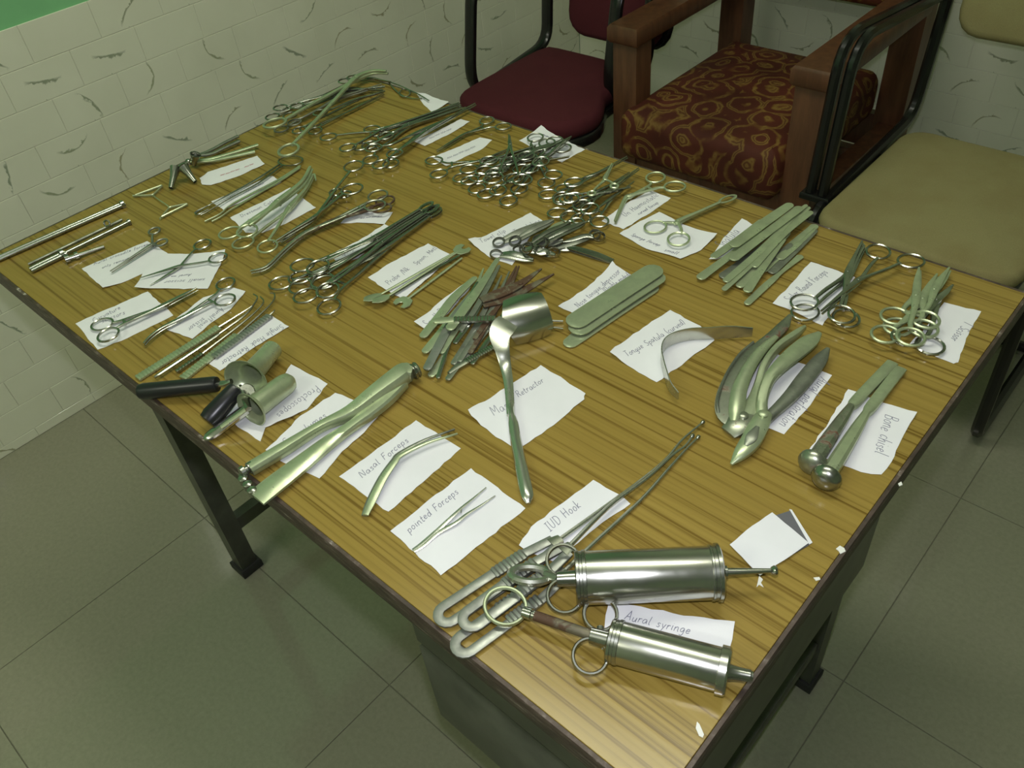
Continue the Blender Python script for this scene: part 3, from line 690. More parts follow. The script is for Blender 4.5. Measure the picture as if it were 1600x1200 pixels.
paper([(0.9509, -0.3473), (0.9506, -0.2984), (0.9559, -0.2500), (0.9907, -0.2470), (1.0211, -0.2451), (1.0241, -0.3037), (1.0235, -0.3461), (0.9870, -0.3480)], 'paper slip under the two heavy bone nibblers', [WR('Aural perforation', [(1.0139, -0.2540), (1.0130, -0.3381)], 1.2), WR('bone', [(1.0010, -0.2730), (1.0015, -0.3049)], 1.2)])
paper([(0.8218, -0.3517), (0.8193, -0.3393), (0.8235, -0.2932), (0.8301, -0.2506), (0.8725, -0.2552), (0.8981, -0.2675), (0.8924, -0.3141), (0.8864, -0.3579), (0.8553, -0.3551)], 'paper slip handwritten tongue spatula under the upright bent strip', [WR('Tongue Spatula (curved)', [(0.8391, -0.3442), (0.8577, -0.2603)], 1.25)], lift=[(0, .004)])
paper([(0.7222, -0.3187), (0.7268, -0.2794), (0.7256, -0.2269), (0.7246, -0.2179), (0.7310, -0.2200), (0.7612, -0.2212), (0.7558, -0.2741), (0.7487, -0.3187)], 'paper slip handwritten tongue depressor beside the flat broad plates', [WR('Nose tongue depressor', [(0.7430, -0.3069), (0.7429, -0.2245)], 1.2), WR('(Double ended)', [(0.7504, -0.2658), (0.7546, -0.2211)], 1.2)], lift=[(3, .006)])
paper([(0.6091, -0.4419), (0.6018, -0.3908), (0.6002, -0.3530), (0.6116, -0.3513), (0.6245, -0.3972), (0.6337, -0.4398)], 'narrow paper slip beside the mixed heap of knives and handles', [WR('Small Director', [(0.6275, -0.4358), (0.6179, -0.3732)], 1.4)], lift=[(0, .005)])
paper([(0.5417, -0.2825), (0.5435, -0.2723), (0.5495, -0.2665), (0.5554, -0.2259), (0.5623, -0.1835), (0.5917, -0.1902), (0.6020, -0.2342), (0.6230, -0.2884), (0.5907, -0.2923)], 'paper slip handwritten towel clip under the small clips', [WR('Towel clip', [(0.5587, -0.2762), (0.5672, -0.2363)], 1.1), WR('also Towelclips', [(0.5772, -0.2547), (0.5889, -0.1921)], 1.2)], lift=[(0, .005)])
paper([(0.6535, -0.1468), (0.6550, -0.0928), (0.6607, -0.0496), (0.6954, -0.0505), (0.6942, -0.0972), (0.6885, -0.1469)], 'paper slip handwritten curved forcep under the bent scissors', [WR('Un Haemostatic', [(0.6735, -0.1223), (0.6790, -0.0535)], 1.1), WR('curved forcep', [(0.6852, -0.1088), (0.6901, -0.0695)], 1.0)])
paper([(0.6906, -0.1579), (0.6955, -0.1204), (0.7027, -0.0877), (0.7455, -0.0958), (0.7802, -0.0954), (0.7937, -0.0949), (0.7943, -0.1319), (0.7845, -0.1617), (0.7384, -0.1669)], 'paper slip under the rings of the single fenestrated forceps', [WR('Sponge forcep', [(0.7046, -0.1537), (0.7489, -0.1546)], .9), WR('small', [(0.7589, -0.1595), (0.7769, -0.1571)], .9)], z=.0007, lift=[(5, .004)])
paper([(0.8155, -0.1484), (0.8016, -0.0929), (0.7977, -0.0426), (0.8217, -0.0479), (0.8301, -0.0956), (0.8214, -0.1394)], 'paper slip handwritten spatula at the back of the spatula heap', [WR('Spatula', [(0.8140, -0.1116), (0.8115, -0.0689)], 1.3)], lift=[(0, .005)])
paper([(0.9155, -0.1754), (0.9140, -0.1250), (0.9119, -0.0800), (0.9379, -0.0792), (0.9661, -0.0795), (0.9717, -0.1284), (0.9769, -0.1787), (0.9451, -0.1755)], 'paper slip under the three crossing forceps near the back edge', [WR('Sicker Round Forceps', [(0.9296, -0.1625), (0.9379, -0.0885)], 1.5)])
paper([(1.0621, -0.0684), (1.0987, -0.0617), (1.1011, -0.0997), (1.1108, -0.1551), (1.1081, -0.1595), (1.0855, -0.1591), (1.0618, -0.1576), (1.0639, -0.1147)], 'paper slip under the rings of the scissors group at the right edge', [WR('T Scissor', [(1.0916, -0.0869), (1.0908, -0.1252)], 1.2)])
# folded blank slip and grey card by the right edge
paper([(1.0510, -0.4881), (1.0557, -0.4596), (1.0616, -0.4366), (1.0827, -0.4419), (1.1012, -0.4468), (1.0941, -0.4746), (1.0863, -0.5000)], 'blank white paper slip lying over the grey card', z=.0016, jag=.4)
gc = MB().plate([(1.0596, -0.4461), (1.0726, -0.4244), (1.1022, -0.4444), (1.1017, -0.4489), (1.0943, -0.4696)], ZT + .0004, ZT + .0011).build('grey_card', GREYCARD)
tag(gc, 'dark grey card with a white border half hidden under the blank slip', 'card')
MB().plate([(1.0711, -0.4238), (1.0731, -0.4231), (1.1031, -0.4437), (1.1019, -0.4471), (1.0999, -0.4454)], ZT + .0003, ZT + .0014).build('white_border', PAPER, gc)

# ------------------------------------------------------------------ ring-handled instruments
def forceps(label, pts, z=2.5, zt=None, rr=11.5, w=2.1, jaw='plain', m=None, group=None, name='artery_forceps', cat_='forceps',
            tip2=None, via=None, stretch=1.12, tube=1.5, jl=None, bow=None, screw=True, ratchet=True, zr=None):
    """pts: ring 1, ring 2, pivot, tip on the table plane; z / zt: height (mm) of the handle and tip ends above the top"""
    m = m or STEEL
    r1, r2, pv, t1 = [V(*p, 0) for p in pts[:4]]
    t2 = V(*tip2, 0) if tip2 is not None else t1
    zt = z if zt is None else zt
    rr, w, tube = rr / 1000, w / 1000, tube / 1000
    c = (r1 + r2) / 2; u = unit(pv - c); side = perp(u)
    ln = np.linalg.norm(pv - c); tot = ln + np.linalg.norm((t1 + t2) / 2 - pv)
    def Z(p, off):
        s = min(max(((p - c) @ u) / max(tot, 1e-6), 0), 1)
        q = p.copy(); q[2] = ZT + (z + (zt - z) * s) / 1000 + off; return q
    root = thing(name, label, cat_, Z(pv, 0), group)
    spread = np.linalg.norm(r1 - r2) / max(ln, 1e-6)
    if bow is None: bow = spread < 0.75
    h = w * 0.75
    for k, (r, t) in enumerate(((r1, t1), (r2, t2))):
        off = h + k * h * 1.6
        sg = 1 if (r - c) @ side >= 0 else -1
        lat = (r - c) @ side
        d = unit(u + (unit(c - r) * 0.55 if spread < 0.75 and np.linalg.norm(c - r) > 1e-6 else unit(pv - r) * 0.6))
        s = r + d * (rr * 1.02)
        if bow:
            alng = lambda f: s + (pv - s) * f
            def on_axis(f, l):
                b = c + u * (((s - c) @ u) + (ln - ((s - c) @ u)) * f); return b + side * l
            path = [s, on_axis(0.16, lat * 0.34 + sg * w * 0.7), on_axis(0.5, lat * 0.16 + sg * w * 0.9), pv + side * sg * w * 0.15]
        else:
            path = [s, lerp(s, pv, 0.35) + side * sg * w * 0.4, lerp(s, pv, 0.75), pv.copy()]
        ws = [w * 0.72, w * 0.85, w * 0.95, w * 1.5]; hs = [h * 0.8, h, h, h * 1.1]
        js = -sg * (0.35 * w if tip2 is None else 0)
        v = [V(*q, 0) for q in via] if via else []
        jp = v + [t]
        if not v: jp = [lerp(pv, t, 0.5), t]
        if tip2 is not None: js = 0
        for q_i, q in enumerate(jp):
            path.append(q + side * js)
            f = (q_i + 1) / len(jp)
            if jaw == 'scissor': ws.append(w * (1.9 - 1.55 * f)); hs.append(h * (0.75 - 0.35 * f))
            elif jaw == 'ring': ws.append(w * (1.0 - 0.1 * f)); hs.append(h * 0.8)
            else: ws.append(w * (1.15 - 0.7 * f)); hs.append(h * (1.0 - 0.5 * f))
        rows = cat([np.array([*Z(p, off), a, b]) for p, a, b in zip(path, ws, hs)], 5)
        MB().sweep([q[:3] for q in rows], [q[3] for q in rows], [q[4] for q in rows], 8, False, (0, 0, 1), 3.0).build('arm', m, root)
        if jaw == 'ring':
            e = Z(t, off); a = math.atan2(*(t - path[-2])[1::-1]); dd = V(math.cos(a), math.sin(a), 0)
            MB().ring(e + dd * (jl or .011), (jl or .011), (jl or .011) * 0.42, a, w * 0.6, 18, 6, (0, 0, 1), h * 0.45).build('ring_jaw', m, root)
        ang = math.atan2(d[1], d[0])
        rc = Z(r, off)
        nrm = (0, 0, 1)
        MB().ring(rc, rr * stretch, rr, ang, tube, 22, 6, nrm).build('finger_ring', m, root)
    if screw:
        q = Z(pv, h * 3.4); MB().lathe(q, (0, 0, 1), [(-h * 4, w * 0.7), (0, w * 0.85), (h * 0.5, w * 0.6)], 10).build('pivot_screw', m, root)
    if ratchet and bow and spread < 0.75:
        q = c + u * (rr * 2.0)
        wd = max(abs((r1 - c) @ side) * 0.38, w * 1.4)
        MB().sweep([Z(q - side * wd, h * 1.4), Z(q + side * wd, h * 1.8)], w * 0.8, h * 0.6, 6, False, (0, 0, 1), 3).build('ratchet', m, root)
    return root

ORD = ['leftmost', 'second from the left', 'third from the left', 'fourth from the left', 'fifth from the left', 'sixth from the left', 'seventh from the left',
       'eighth from the left', 'ninth from the left', 'tenth from the left', 'eleventh from the left', 'twelfth from the left', 'thirteenth from the left',
       'fourteenth from the left', 'fifteenth from the left', 'sixteenth from the left']

# --- big forceps piled in the far left corner of the table
g = 'long forceps piled in the far corner'
forceps('large open forceps with one big near ring on top of the far corner pile', [(0.0525, -0.2290), (0.1588, -0.2791), (0.0342, -0.0393), (0.0609, 0.0069)], 14, 10, 15, 3.6, m=SATIN, name='obstetric_forceps', group=g, via=[(0.0390, -0.0058), (0.0609, 0.0069)], tube=2.3, bow=False, stretch=1.25)
forceps('closed forceps whose rings touch the wall-side edge of the far corner pile', [(0.0058, -0.2040), (-0.0061, -0.1778), (0.0377, -0.0644), (0.0975, -0.0348)], 4, 4, 10.5, 2.0, group=g)
forceps('closed forceps with rings in the middle of the far corner pile', [(0.0334, -0.1870), (0.0189, -0.1597), (0.0481, -0.0730), (0.0925, -0.0259)], 6, 6, 10.5, 2.0, group=g)
forceps('forceps with a ring at the farthest table corner', [(0.0005, -0.0408), (0.0076, -0.0273), (0.0433, -0.0095), (0.0815, -0.0024)], 3, 3, 10.5, 1.8, group=g)
forceps('slightly open forceps with rings nearest the viewer in the far corner pile', [(0.0961, -0.2148), (0.0783, -0.1568), (0.0892, -0.0860), (0.1044, -0.0365)], 8, 5, 10.5, 1.9, group=g)
forceps('thin forceps along the near side of the far corner pile', [(0.0915, -0.1968), (0.1149, -0.1979), (0.1067, -0.1009), (0.1063, -0.0412)], 3, 3, 10.5, 1.6, group=g)
forceps('dark forceps under the big ring of the far corner pile', [(0.0572, -0.2234), (0.0619, -0.1993), (0.0534, -0.0990), (0.0794, -0.0217)], 3, 4, 10.5, 2.4, m=DULL, group=g)
# wire tongs on the corner slip
t = thing('wire_tongs', 'small wire tongs with a round loop lying on the far corner slip', 'tongs', T((0.1430, -0.0164), .002))
MB().sweep(cat([T(p, .004) for p in [(0.0733, -0.0011), (0.1027, -0.0020), (0.1315, -0.0057), (0.1596, -0.0094), (0.1934, -0.0177)]], 4), .0013, .001, 6).build('arm', STEEL, t)
MB().sweep(cat([T(p, .0025) for p in [(0.0733, -0.0011), (0.1076, -0.0170), (0.1370, -0.0258), (0.1592, -0.0240), (0.1738, -0.0153)]], 4), .0013, .001, 6).build('arm', STEEL, t)
MB().ring(T((0.1323, -0.0170), .003), .016, .009, -0.6, .0013).build('loop', STEEL, t)

# --- long straight forceps
g = 'long straight forceps fanned at the far end'
FX_ = [([(0.1541, -0.2015), (0.2141, -0.2104), (0.2143, -0.1386), (0.2554, -0.0053)], 6, 5), ([(0.2302, -0.1809), (0.2328, -0.1497), (0.2338, -0.1009), (0.2606, -0.0076)], 4, 4), ([(0.2658, -0.2106), (0.2252, -0.1937), (0.2371, -0.1040), (0.2694, -0.0076)], 3, 3), ([(0.2983, -0.2172), (0.2945, -0.1852), (0.2800, -0.1052), (0.2776, 0.0082)], 8, 5), ([(0.1893, -0.1413), (0.2121, -0.1476), (0.2254, -0.0931), (0.2484, -0.0013)], 3, 3), ([(0.3050, -0.2038), (0.2491, -0.1882), (0.2697, -0.1066), (0.2801, -0.0066)], 5, 4)]
lab = ['with the ring farthest to the left', 'with rings in the middle of the group', 'under the middle ones, rings stacked', 'with rings nearest the viewer, tip farthest right', 'lying at the wall side, rings hardly seen', 'with one ring right of the others']
for (p, z0, z1), l in zip(FX_, lab):
    forceps('long straight forceps of the far fan ' + l, p, z0, z1, 11.5, 2.2, m=STEEL, group=g, name='long_forceps')
forceps('closed scissors with dark thin blades above the third far slip', [(0.3280, -0.0195), (0.3674, -0.0233), (0.3325, -0.0724), (0.3339, -0.1367)], 2.5, 2.5, 11, 1.7, 'scissor', name='scissors', cat_='scissors')

# --- big heap by the burgundy chair
g = 'artery forceps in the big heap'
H = [
 ('lying along the far left of the heap, rings at its left end', [(0.3521, -0.1599), (0.3902, -0.1865), (0.4187, -0.1217), (0.4313, -0.0749)], 4, 7),
 ('with its rings second from the left in the heap', [(0.4233, -0.1736), (0.4186, -0.1528), (0.4376, -0.0961), (0.4584, -0.0508)], 4, 8),
 ('low in the heap, rings near its lower left corner', [(0.4620, -0.1821), (0.4466, -0.1606), (0.4632, -0.1021), (0.4776, -0.0293)], 3, 8),
 ('with one ring under the upright forceps of the heap', [(0.4842, -0.1859), (0.4943, -0.1732), (0.4904, -0.1021), (0.4908, -0.0348)], 4, 8),
 ('with crossed shanks in the middle of the heap', [(0.4291, -0.1217), (0.4629, -0.1458), (0.4725, -0.0872), (0.4848, -0.0201)], 9, 12),
 ('with its single ring lowest of the heap', [(0.5212, -0.1816), (0.5157, -0.1530), (0.4958, -0.0942), (0.4930, -0.0241)], 3, 9),
 ('high in the middle of the heap, rings behind the upright pair', [(0.4973, -0.1403), (0.4717, -0.0877), (0.4830, -0.0534), (0.4903, -0.0072)], 11, 12),
 ('with rings over the right middle of the heap', [(0.4972, -0.1085), (0.4996, -0.0874), (0.4935, -0.0513), (0.4904, -0.0119)], 10, 12),
 ('with rings at the far side on the paper slip', [(0.4351, -0.0253), (0.4691, -0.0206), (0.4580, -0.0648), (0.4473, -0.1123)], 5, 8),
 ('with small rings beside the far paper slip', [(0.4619, -0.0299), (0.4960, -0.0338), (0.4843, -0.0752), (0.4659, -0.1135)], 6, 9),
 ('at the right end of the heap, both rings apart from the rest', [(0.5349, -0.1177), (0.5319, -0.0988), (0.4924, -0.0833), (0.4535, -0.0539)], 4, 11),
 ('pointing right with its tip past the heap', [(0.4867, -0.1366), (0.4834, -0.1109), (0.4946, -0.0730), (0.5161, -0.0436)], 5, 4),
 ('half buried left of the upright pair in the heap', [(0.4412, -0.1748), (0.4428, -0.1459), (0.4584, -0.1051), (0.4782, -0.0565)], 6, 9),
 ('buried behind the upright pair in the heap', [(0.4575, -0.1277), (0.4552, -0.1072), (0.4647, -0.0697), (0.4753, -0.0354)], 7, 9),
]
for l, p, z0, z1 in H:
    forceps('artery forceps ' + l, p, z0, z1, 11.5, 1.8, group=g)
forceps('artery forceps lying on top of the heap, tips pointing away, rings nearest', [(0.4791, -0.1647), (0.5191, -0.1487), (0.4396, -0.0857), (0.4189, -0.0640)], 16, 20, 13, 2.0, group=g, bow=False)

# --- right pile
g = 'forceps in the pile beside the bent scissors'
I_ = [
 ('farthest back of the pile, tip nearest the wooden armchair', [(0.5570, -0.1399), (0.5799, -0.1387), (0.5816, -0.0748), (0.5917, -0.0063)], 4, 8),
 ('with its ring lowest left in the pile', [(0.5965, -0.1682), (0.6178, -0.1689), (0.6134, -0.1086), (0.6191, -0.0378)], 3, 6),
 ('with small rings behind the pile', [(0.5669, -0.1173), (0.5704, -0.1007), (0.5831, -0.0696), (0.5916, -0.0409)], 5, 9),
 ('with rings in the centre of the pile', [(0.5957, -0.1321), (0.6334, -0.1454), (0.6258, -0.0865), (0.6254, -0.0254)], 8, 9),
 ('with its ring nearest the towel clips', [(0.6570, -0.1555), (0.6342, -0.1653), (0.6373, -0.1046), (0.6367, -0.0532)], 4, 5),
 ('with a ring hidden under the pile', [(0.6356, -0.1790), (0.5876, -0.1453), (0.6130, -0.1010), (0.6207, -0.0534)], 6, 7),
 ('with its tips curved towards the bent scissors', [(0.6191, -0.1436), (0.5968, -0.1431), (0.6252, -0.1028), (0.6440, -0.0706)], 10, 8),
]
for l, p, z0, z1 in I_:
    forceps('artery forceps ' + l, p, z0, z1, 11.5, 1.8, group=g)
forceps('small pointed forceps standing open with a bright blade in the right pile', [(0.6159, -0.1188), (0.6320, -0.0904), (0.6100, -0.0829), (0.5958, -0.0466)], 14, 17, 5, 1.8, group=g, m=SATIN, bow=False)
forceps('bent-bladed scissors lying on the curved forcep slip', [(0.6516, -0.0230), (0.6895, -0.0327), (0.6528, -0.0826), (0.6723, -0.1415)], 3, 2, 12.5, 2.2, name='bent_scissors', cat_='scissors', via=[(0.6522, -0.0947), (0.6723, -0.1415)], m=SATIN)
forceps('single fenestrated forceps with loop jaws pointing to the back edge', [(0.7220, -0.1242), (0.7635, -0.1344), (0.7403, -0.1011), (0.7583, -0.0319)], 2.5, 3.5, 13, 2.3, 'ring', name='fenestrated_forceps', tip2=(0.7606, -0.0341), jl=.013, bow=False, m=SATIN)

# --- long thin probes with loops, curved forceps, rusty forceps
t = thing('loop_probe_forceps', 'long thin forceps with a wide wire loop and hairpin prongs left', 'forceps', T((0.1601, -0.3716), .002))
MB().ring(T((0.1588, -0.2815), .004), .020, .015, 0.4, .0014).build('finger_loop', STEEL, t)
for p in ([(0.1523, -0.2950), (0.1609, -0.3490), (0.1632, -0.4021), (0.1642, -0.4434), (0.1661, -0.4565)], [(0.1600, -0.2971), (0.1733, -0.3520), (0.1738, -0.4036), (0.1779, -0.4425), (0.1774, -0.4551)]):
    MB().sweep(cat([T(q, .004) for q in p], 4), [.0019] * 9 + [.0012] * 8, .0012, 6).build('prong', STEEL, t)
MB().sweep(cat([T(q, .004) for q in [(0.1647, -0.4307), (0.1625, -0.4466), (0.1638, -0.4560), (0.1725, -0.4563), (0.1732, -0.4395)]], 4), .001, None, 6).build('hairpin_tip', STEEL, t)
t = thing('bayonet_forceps', 'long thin bayonet forceps beside the hairpin one, tips pointing left', 'forceps', T((0.1851, -0.3661), .002))
for p in ([(0.1836, -0.2819), (0.1893, -0.3260), (0.1888, -0.3745), (0.1895, -0.4142), (0.1972, -0.4357), (0.1959, -0.4606)], [(0.1877, -0.2862), (0.1949, -0.3313), (0.1976, -0.3773), (0.2004, -0.4172), (0.2048, -0.4386), (0.2048, -0.4547)]):
    MB().sweep(cat([T(q, .003) for q in p], 4), [.0022] * 12 + [.0013] * 9, .0012, 6).build('prong', SATIN, t)
forceps('curved heavy forceps with rings left of the curved tips, lower arm swung out', [(0.2946, -0.4624), (0.3355, -0.4507), (0.2782, -0.3714), (0.2297, -0.2908)], 4, 4, 13, 2.6, name='curved_forceps', via=[(0.2562, -0.3258), (0.2328, -0.2932)], tip2=(0.2499, -0.3019), m=SATIN, bow=False)
forceps('curved heavy forceps lying under the other one with shared tips', [(0.2687, -0.4634), (0.2915, -0.4498), (0.2619, -0.3762), (0.2240, -0.2900)], 10, 9, 13.5, 3.4, name='curved_forceps', via=[(0.2484, -0.3245), (0.2240, -0.2900)], m=SATIN)
forceps('long S-curved forceps with rusty rings and its tip at the lower left', [(0.3602, -0.2781), (0.3807, -0.3009), (0.3513, -0.3996), (0.3633, -0.4961)], 6, 3, 13, 2.3, m=SPOT_RUST, name='tonsil_forceps', via=[(0.3604, -0.4408), (0.3720, -0.4781), (0.3633, -0.4961)])
t = forceps('forceps with one tall ring above the rusty forceps, pointing lower left', [(0.2690, -0.2451), (0.3225, -0.2927), (0.3331, -0.3721), (0.3345, -0.4406)], 9, 4, 14, 2.4, name='tonsil_forceps', bow=False)
forceps('forceps with a small ring standing behind the rusty forceps', [(0.2980, -0.3046), (0.3177, -0.3042), (0.3301, -0.3663), (0.3368, -0.4317)], 4, 3, 9, 2.2, name='tonsil_forceps')
forceps('forceps with a broken rust-brown ring on the slip', [(0.3767, -0.2795), (0.3909, -0.2981), (0.3558, -0.3587), (0.3468, -0.4285)], 4, 3, 12, 2.2, m=RUSTY, name='tonsil_forceps')

# --- five sponge forceps
g = 'sponge forceps with loop jaws'
for l, p, z0, z1 in [
 ('uppermost of the group, ring farthest back', [(0.4128, -0.4514), (0.4370, -0.4445), (0.4443, -0.3545), (0.4448, -0.2756)], 9, 8),
 ('second of the group, two rings overlapping', [(0.4270, -0.4664), (0.4598, -0.4565), (0.4503, -0.3575), (0.4514, -0.2770)], 5, 5),
 ('with the leftmost ring of the group', [(0.4135, -0.4874), (0.4436, -0.4792), (0.4509, -0.3625), (0.4493, -0.2823)], 3, 3),
 ('nearest of the group on top, rings stacked at right', [(0.4678, -0.4889), (0.4848, -0.4675), (0.4606, -0.3576), (0.4558, -0.2740)], 8, 6),
 ('lowest of the group with its ring nearest the viewer', [(0.5041, -0.4831), (0.4633, -0.4573), (0.4693, -0.3587), (0.4611, -0.2743)], 4, 3)]:
    forceps('sponge forceps ' + l, p, z0, z1, 13.5, 2.3, 'ring', group=g, name='sponge_forceps', m=STEEL, jl=.012, screw=True)

# --- left edge scissors and thin instruments
forceps('straight scissors with closed blades on the slip nearest the left edge', [(0.2967, -0.6711), (0.3266, -0.6777), (0.3302, -0.6056), (0.3346, -0.5593)], 2.5, 2.5, 11.5, 2.3, 'scissor', name='scissors', cat_='scissors')
forceps('slender curved scissors with flattened rings and tip pointing lower left', [(0.3528, -0.5301), (0.3856, -0.5520), (0.3714, -0.6098), (0.3781, -0.6591)], 2.5, 3, 11, 2.0, name='curved_scissors', cat_='scissors', via=[(0.3698, -0.6318), (0.3730, -0.6484), (0.3781, -0.6591)])
forceps('open slender scissors crossing the crumpled slip', [(0.2473, -0.4967), (0.2972, -0.5040), (0.2685, -0.5467), (0.2723, -0.5917)], 3, 2.5, 10.5, 1.7, 'scissor', name='scissors', cat_='scissors', tip2=(0.2483, -0.5918), bow=False)
forceps('small alligator forceps with thin shaft on the crocodile forcep slip', [(0.1576, -0.5180), (0.1971, -0.5292), (0.1898, -0.5398), (0.2012, -0.6076)], 3, 3, 7.5, 1.8, name='alligator_forceps', m=DULL, bow=False)

# --- scissors and forceps at the right
g = 'crossing forceps near the back right edge'
forceps('upper one of two stacked straight forceps, rings nearest the viewer', [(0.9464, -0.1634), (0.9894, -0.1643), (0.9597, -0.0885), (0.9455, -0.0198)], 7, 4, 13.5, 2.6, group=g, name='round_forceps', bow=False)
forceps('lower one of two stacked forceps, its rings just showing beneath', [(0.9534, -0.1737), (0.9942, -0.1622), (0.9625, -0.0910), (0.9508, -0.0243)], 2.5, 2.5, 13.5, 2.6, group=g, name='round_forceps', bow=False)
forceps('long forceps lying across the others with its rings at the back edge', [(0.9683, -0.0283), (1.0068, -0.0298), (0.9768, -0.0987), (0.9712, -0.1733)], 6, 9, 13, 2.5, group=g, name='round_forceps', bow=False)
g = 'scissors bunched at the right edge'
for l, p, z0, z1, k in [
 ('with the leftmost blade, pointing straight back', [(1.0341, -0.1349), (1.0624, -0.1635), (1.0380, -0.0925), (1.0202, -0.0371)], 10, 5, SATIN),
 ('in the middle with a clear pivot screw', [(1.0430, -0.1456), (1.0662, -0.1379), (1.0448, -0.0905), (1.0402, -0.0365)], 6, 4, SATIN),
 ('with the broadest bright blade', [(1.0387, -0.1668), (1.0622, -0.1252), (1.0487, -0.0695), (1.0465, -0.0187)], 8, 5, SATIN),
 ('lowest, with its ring farthest right on the slip', [(1.0800, -0.1520), (1.0565, -0.1577), (1.0572, -0.0817), (1.0591, -0.0451)], 3, 3, STEEL)]:
    forceps('scissors of the right bunch ' + l, p, z0, z1, 13.5, 3.1, 'scissor', group=g, name='scissors', cat_='scissors', m=k, stretch=1.05, tube=1.7)

# ------------------------------------------------------------------ flat strips
def strip(name, label, cat_, pts, w, z=2, zt=None, th=1.2, m=None, group=None, ends=(1, 1), taper=None, part=None, parent=None):
    """flat metal strip along pts (table plane) with rounded ends; w half width mm"""
    zt = z if zt is None else zt
    P = [V(*p, 0) for p in pts]; n = len(P); rows = []
    ws = taper or [w] * n
    for i, p in enumerate(P):
        f = i / (n - 1); rows.append(np.array([p[0], p[1], ZT + (z + (zt - z) * f) / 1000, ws[i] / 1000]))
    R = cat(rows, 4) if n > 2 else [lerp(rows[0], rows[1], k / 4) for k in range(5)]
    def endcap(a, b, sgn):
        d = unit((b - a)[:3]); out = []
        for f, k in ((1.0, 0.12), (0.85, 0.55), (0.5, 0.86), (0.2, 0.98)):
            q = a.copy(); q[:3] = a[:3] - d * (a[3] * 0.9 * f) + d * 0; q[3] = a[3] * k; out.append(q)
        return out
    if ends[0]:
        d = unit((R[1] - R[0])[:3]); R[0][:3] += d * R[0][3] * 0.9; R = endcap(R[0], R[1], 1) + R
    if ends[1]:
        d = unit((R[-2] - R[-1])[:3]); R[-1][:3] += d * R[-1][3] * 0.9; R = R + endcap(R[-1], R[-2], 1)[::-1]
    mb = MB().sweep([q[:3] + V(0, 0, th / 2000) for q in R], [q[3] for q in R], th / 2000, 8, False, (0, 0, 1), 5.0)
    o = mb.build(name, m or SATIN, parent)
    if parent is None: tag(o, label, cat_, group)
    return o

g = 'steel spatulas heaped by the back edge'
SP = [
 ('topmost of the heap, rounded end left, over the others', [(0.8288, -0.1213), (0.8355, -0.0595), (0.8430, -0.0031)], 7.5, 13, 17),
 ('broad one right below the topmost, end rounded', [(0.8412, -0.1417), (0.8478, -0.0734), (0.8548, -0.0006)], 7, 10, 15),
 ('reaching farthest to the left with a hole in its end', [(0.8266, -0.1878), (0.8331, -0.1313), (0.8398, -0.0669)], 6.2, 4, 9),
 ('under the farthest left one, behind the heap', [(0.8158, -0.1417), (0.8217, -0.0963), (0.8253, -0.0401)], 5.5, 3, 6),
 ('dark one low in the heap left of the middle', [(0.8449, -0.1688), (0.8515, -0.1170), (0.8578, -0.0649)], 6.5, 2, 5),
 ('thin bright edged one, end nearest the viewer left', [(0.8623, -0.1928), (0.8643, -0.1098), (0.8611, 0.0090)], 3.6, 6, 12),
 ('beside the thin bright one, a little shorter', [(0.8564, -0.1805), (0.8590, -0.1005), (0.8551, -0.0094)], 4.5, 8, 12),
 ('middle one with a round end near the viewer', [(0.8712, -0.1746), (0.8690, -0.1208), (0.8642, -0.0486)], 5.5, 3, 8),
 ('pointed one in the middle of the near side', [(0.8850, -0.1811), (0.8765, -0.1282), (0.8667, -0.0655)], 5.5, 6, 9, ),
 ('narrow one with its end right of the middle', [(0.8779, -0.1319), (0.8782, -0.0742), (0.8806, -0.0151)], 4.5, 3, 4),
 ('dark one at the right side of the heap', [(0.8862, -0.1291), (0.8869, -0.0747), (0.8851, -0.0189)], 6, 2, 3),
 ('greenish one at the far right side of the heap', [(0.8808, -0.1016), (0.8829, -0.0594), (0.8811, -0.0095)], 6, 4, 3),
 ('narrow one standing out at the far end', [(0.8467, -0.1090), (0.8514, -0.0488), (0.8578, 0.0086)], 3.5, 10, 14),
 ('far one behind the topmost of the heap', [(0.8288, -0.1082), (0.8327, -0.0545), (0.8359, -0.0097)], 5, 6, 9),
 ('slanting one across the right half of the heap', [(0.8689, -0.1381), (0.8653, -0.0631), (0.8692, 0.0001)], 4.4, 9, 13),
 ('dark thin one in a gap in the middle of the heap', [(0.8603, -0.1718), (0.8592, -0.1068), (0.8549, -0.0219)], 3.4, 4, 8),
 ('short dark one low at the near right of the heap', [(0.8764, -0.1453), (0.8766, -0.1076), (0.8780, -0.0644)], 4.6, 2.5, 4),
 ('upper dark one under the broad ones', [(0.8574, -0.1415), (0.8598, -0.0868), (0.8638, -0.0124)], 5.5, 7, 9),
]
for i, q in enumerate(SP):
    l, p, w, z0, z1 = q[:5]
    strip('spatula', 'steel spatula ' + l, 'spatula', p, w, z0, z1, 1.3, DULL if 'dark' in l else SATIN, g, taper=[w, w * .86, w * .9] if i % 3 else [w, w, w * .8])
strip('spatula', 'double-ended steel spatula lying apart at the near side of the heap', 'spatula', [(0.8940, -0.1964), (0.8940, -0.1615), (0.8947, -0.1370), (0.8956, -0.1180), (0.8980, -0.0768)], 4, 2, 2, 1.3, SATIN, g, taper=[4.2, 4.6, 4.0, 2.6, 4.6])

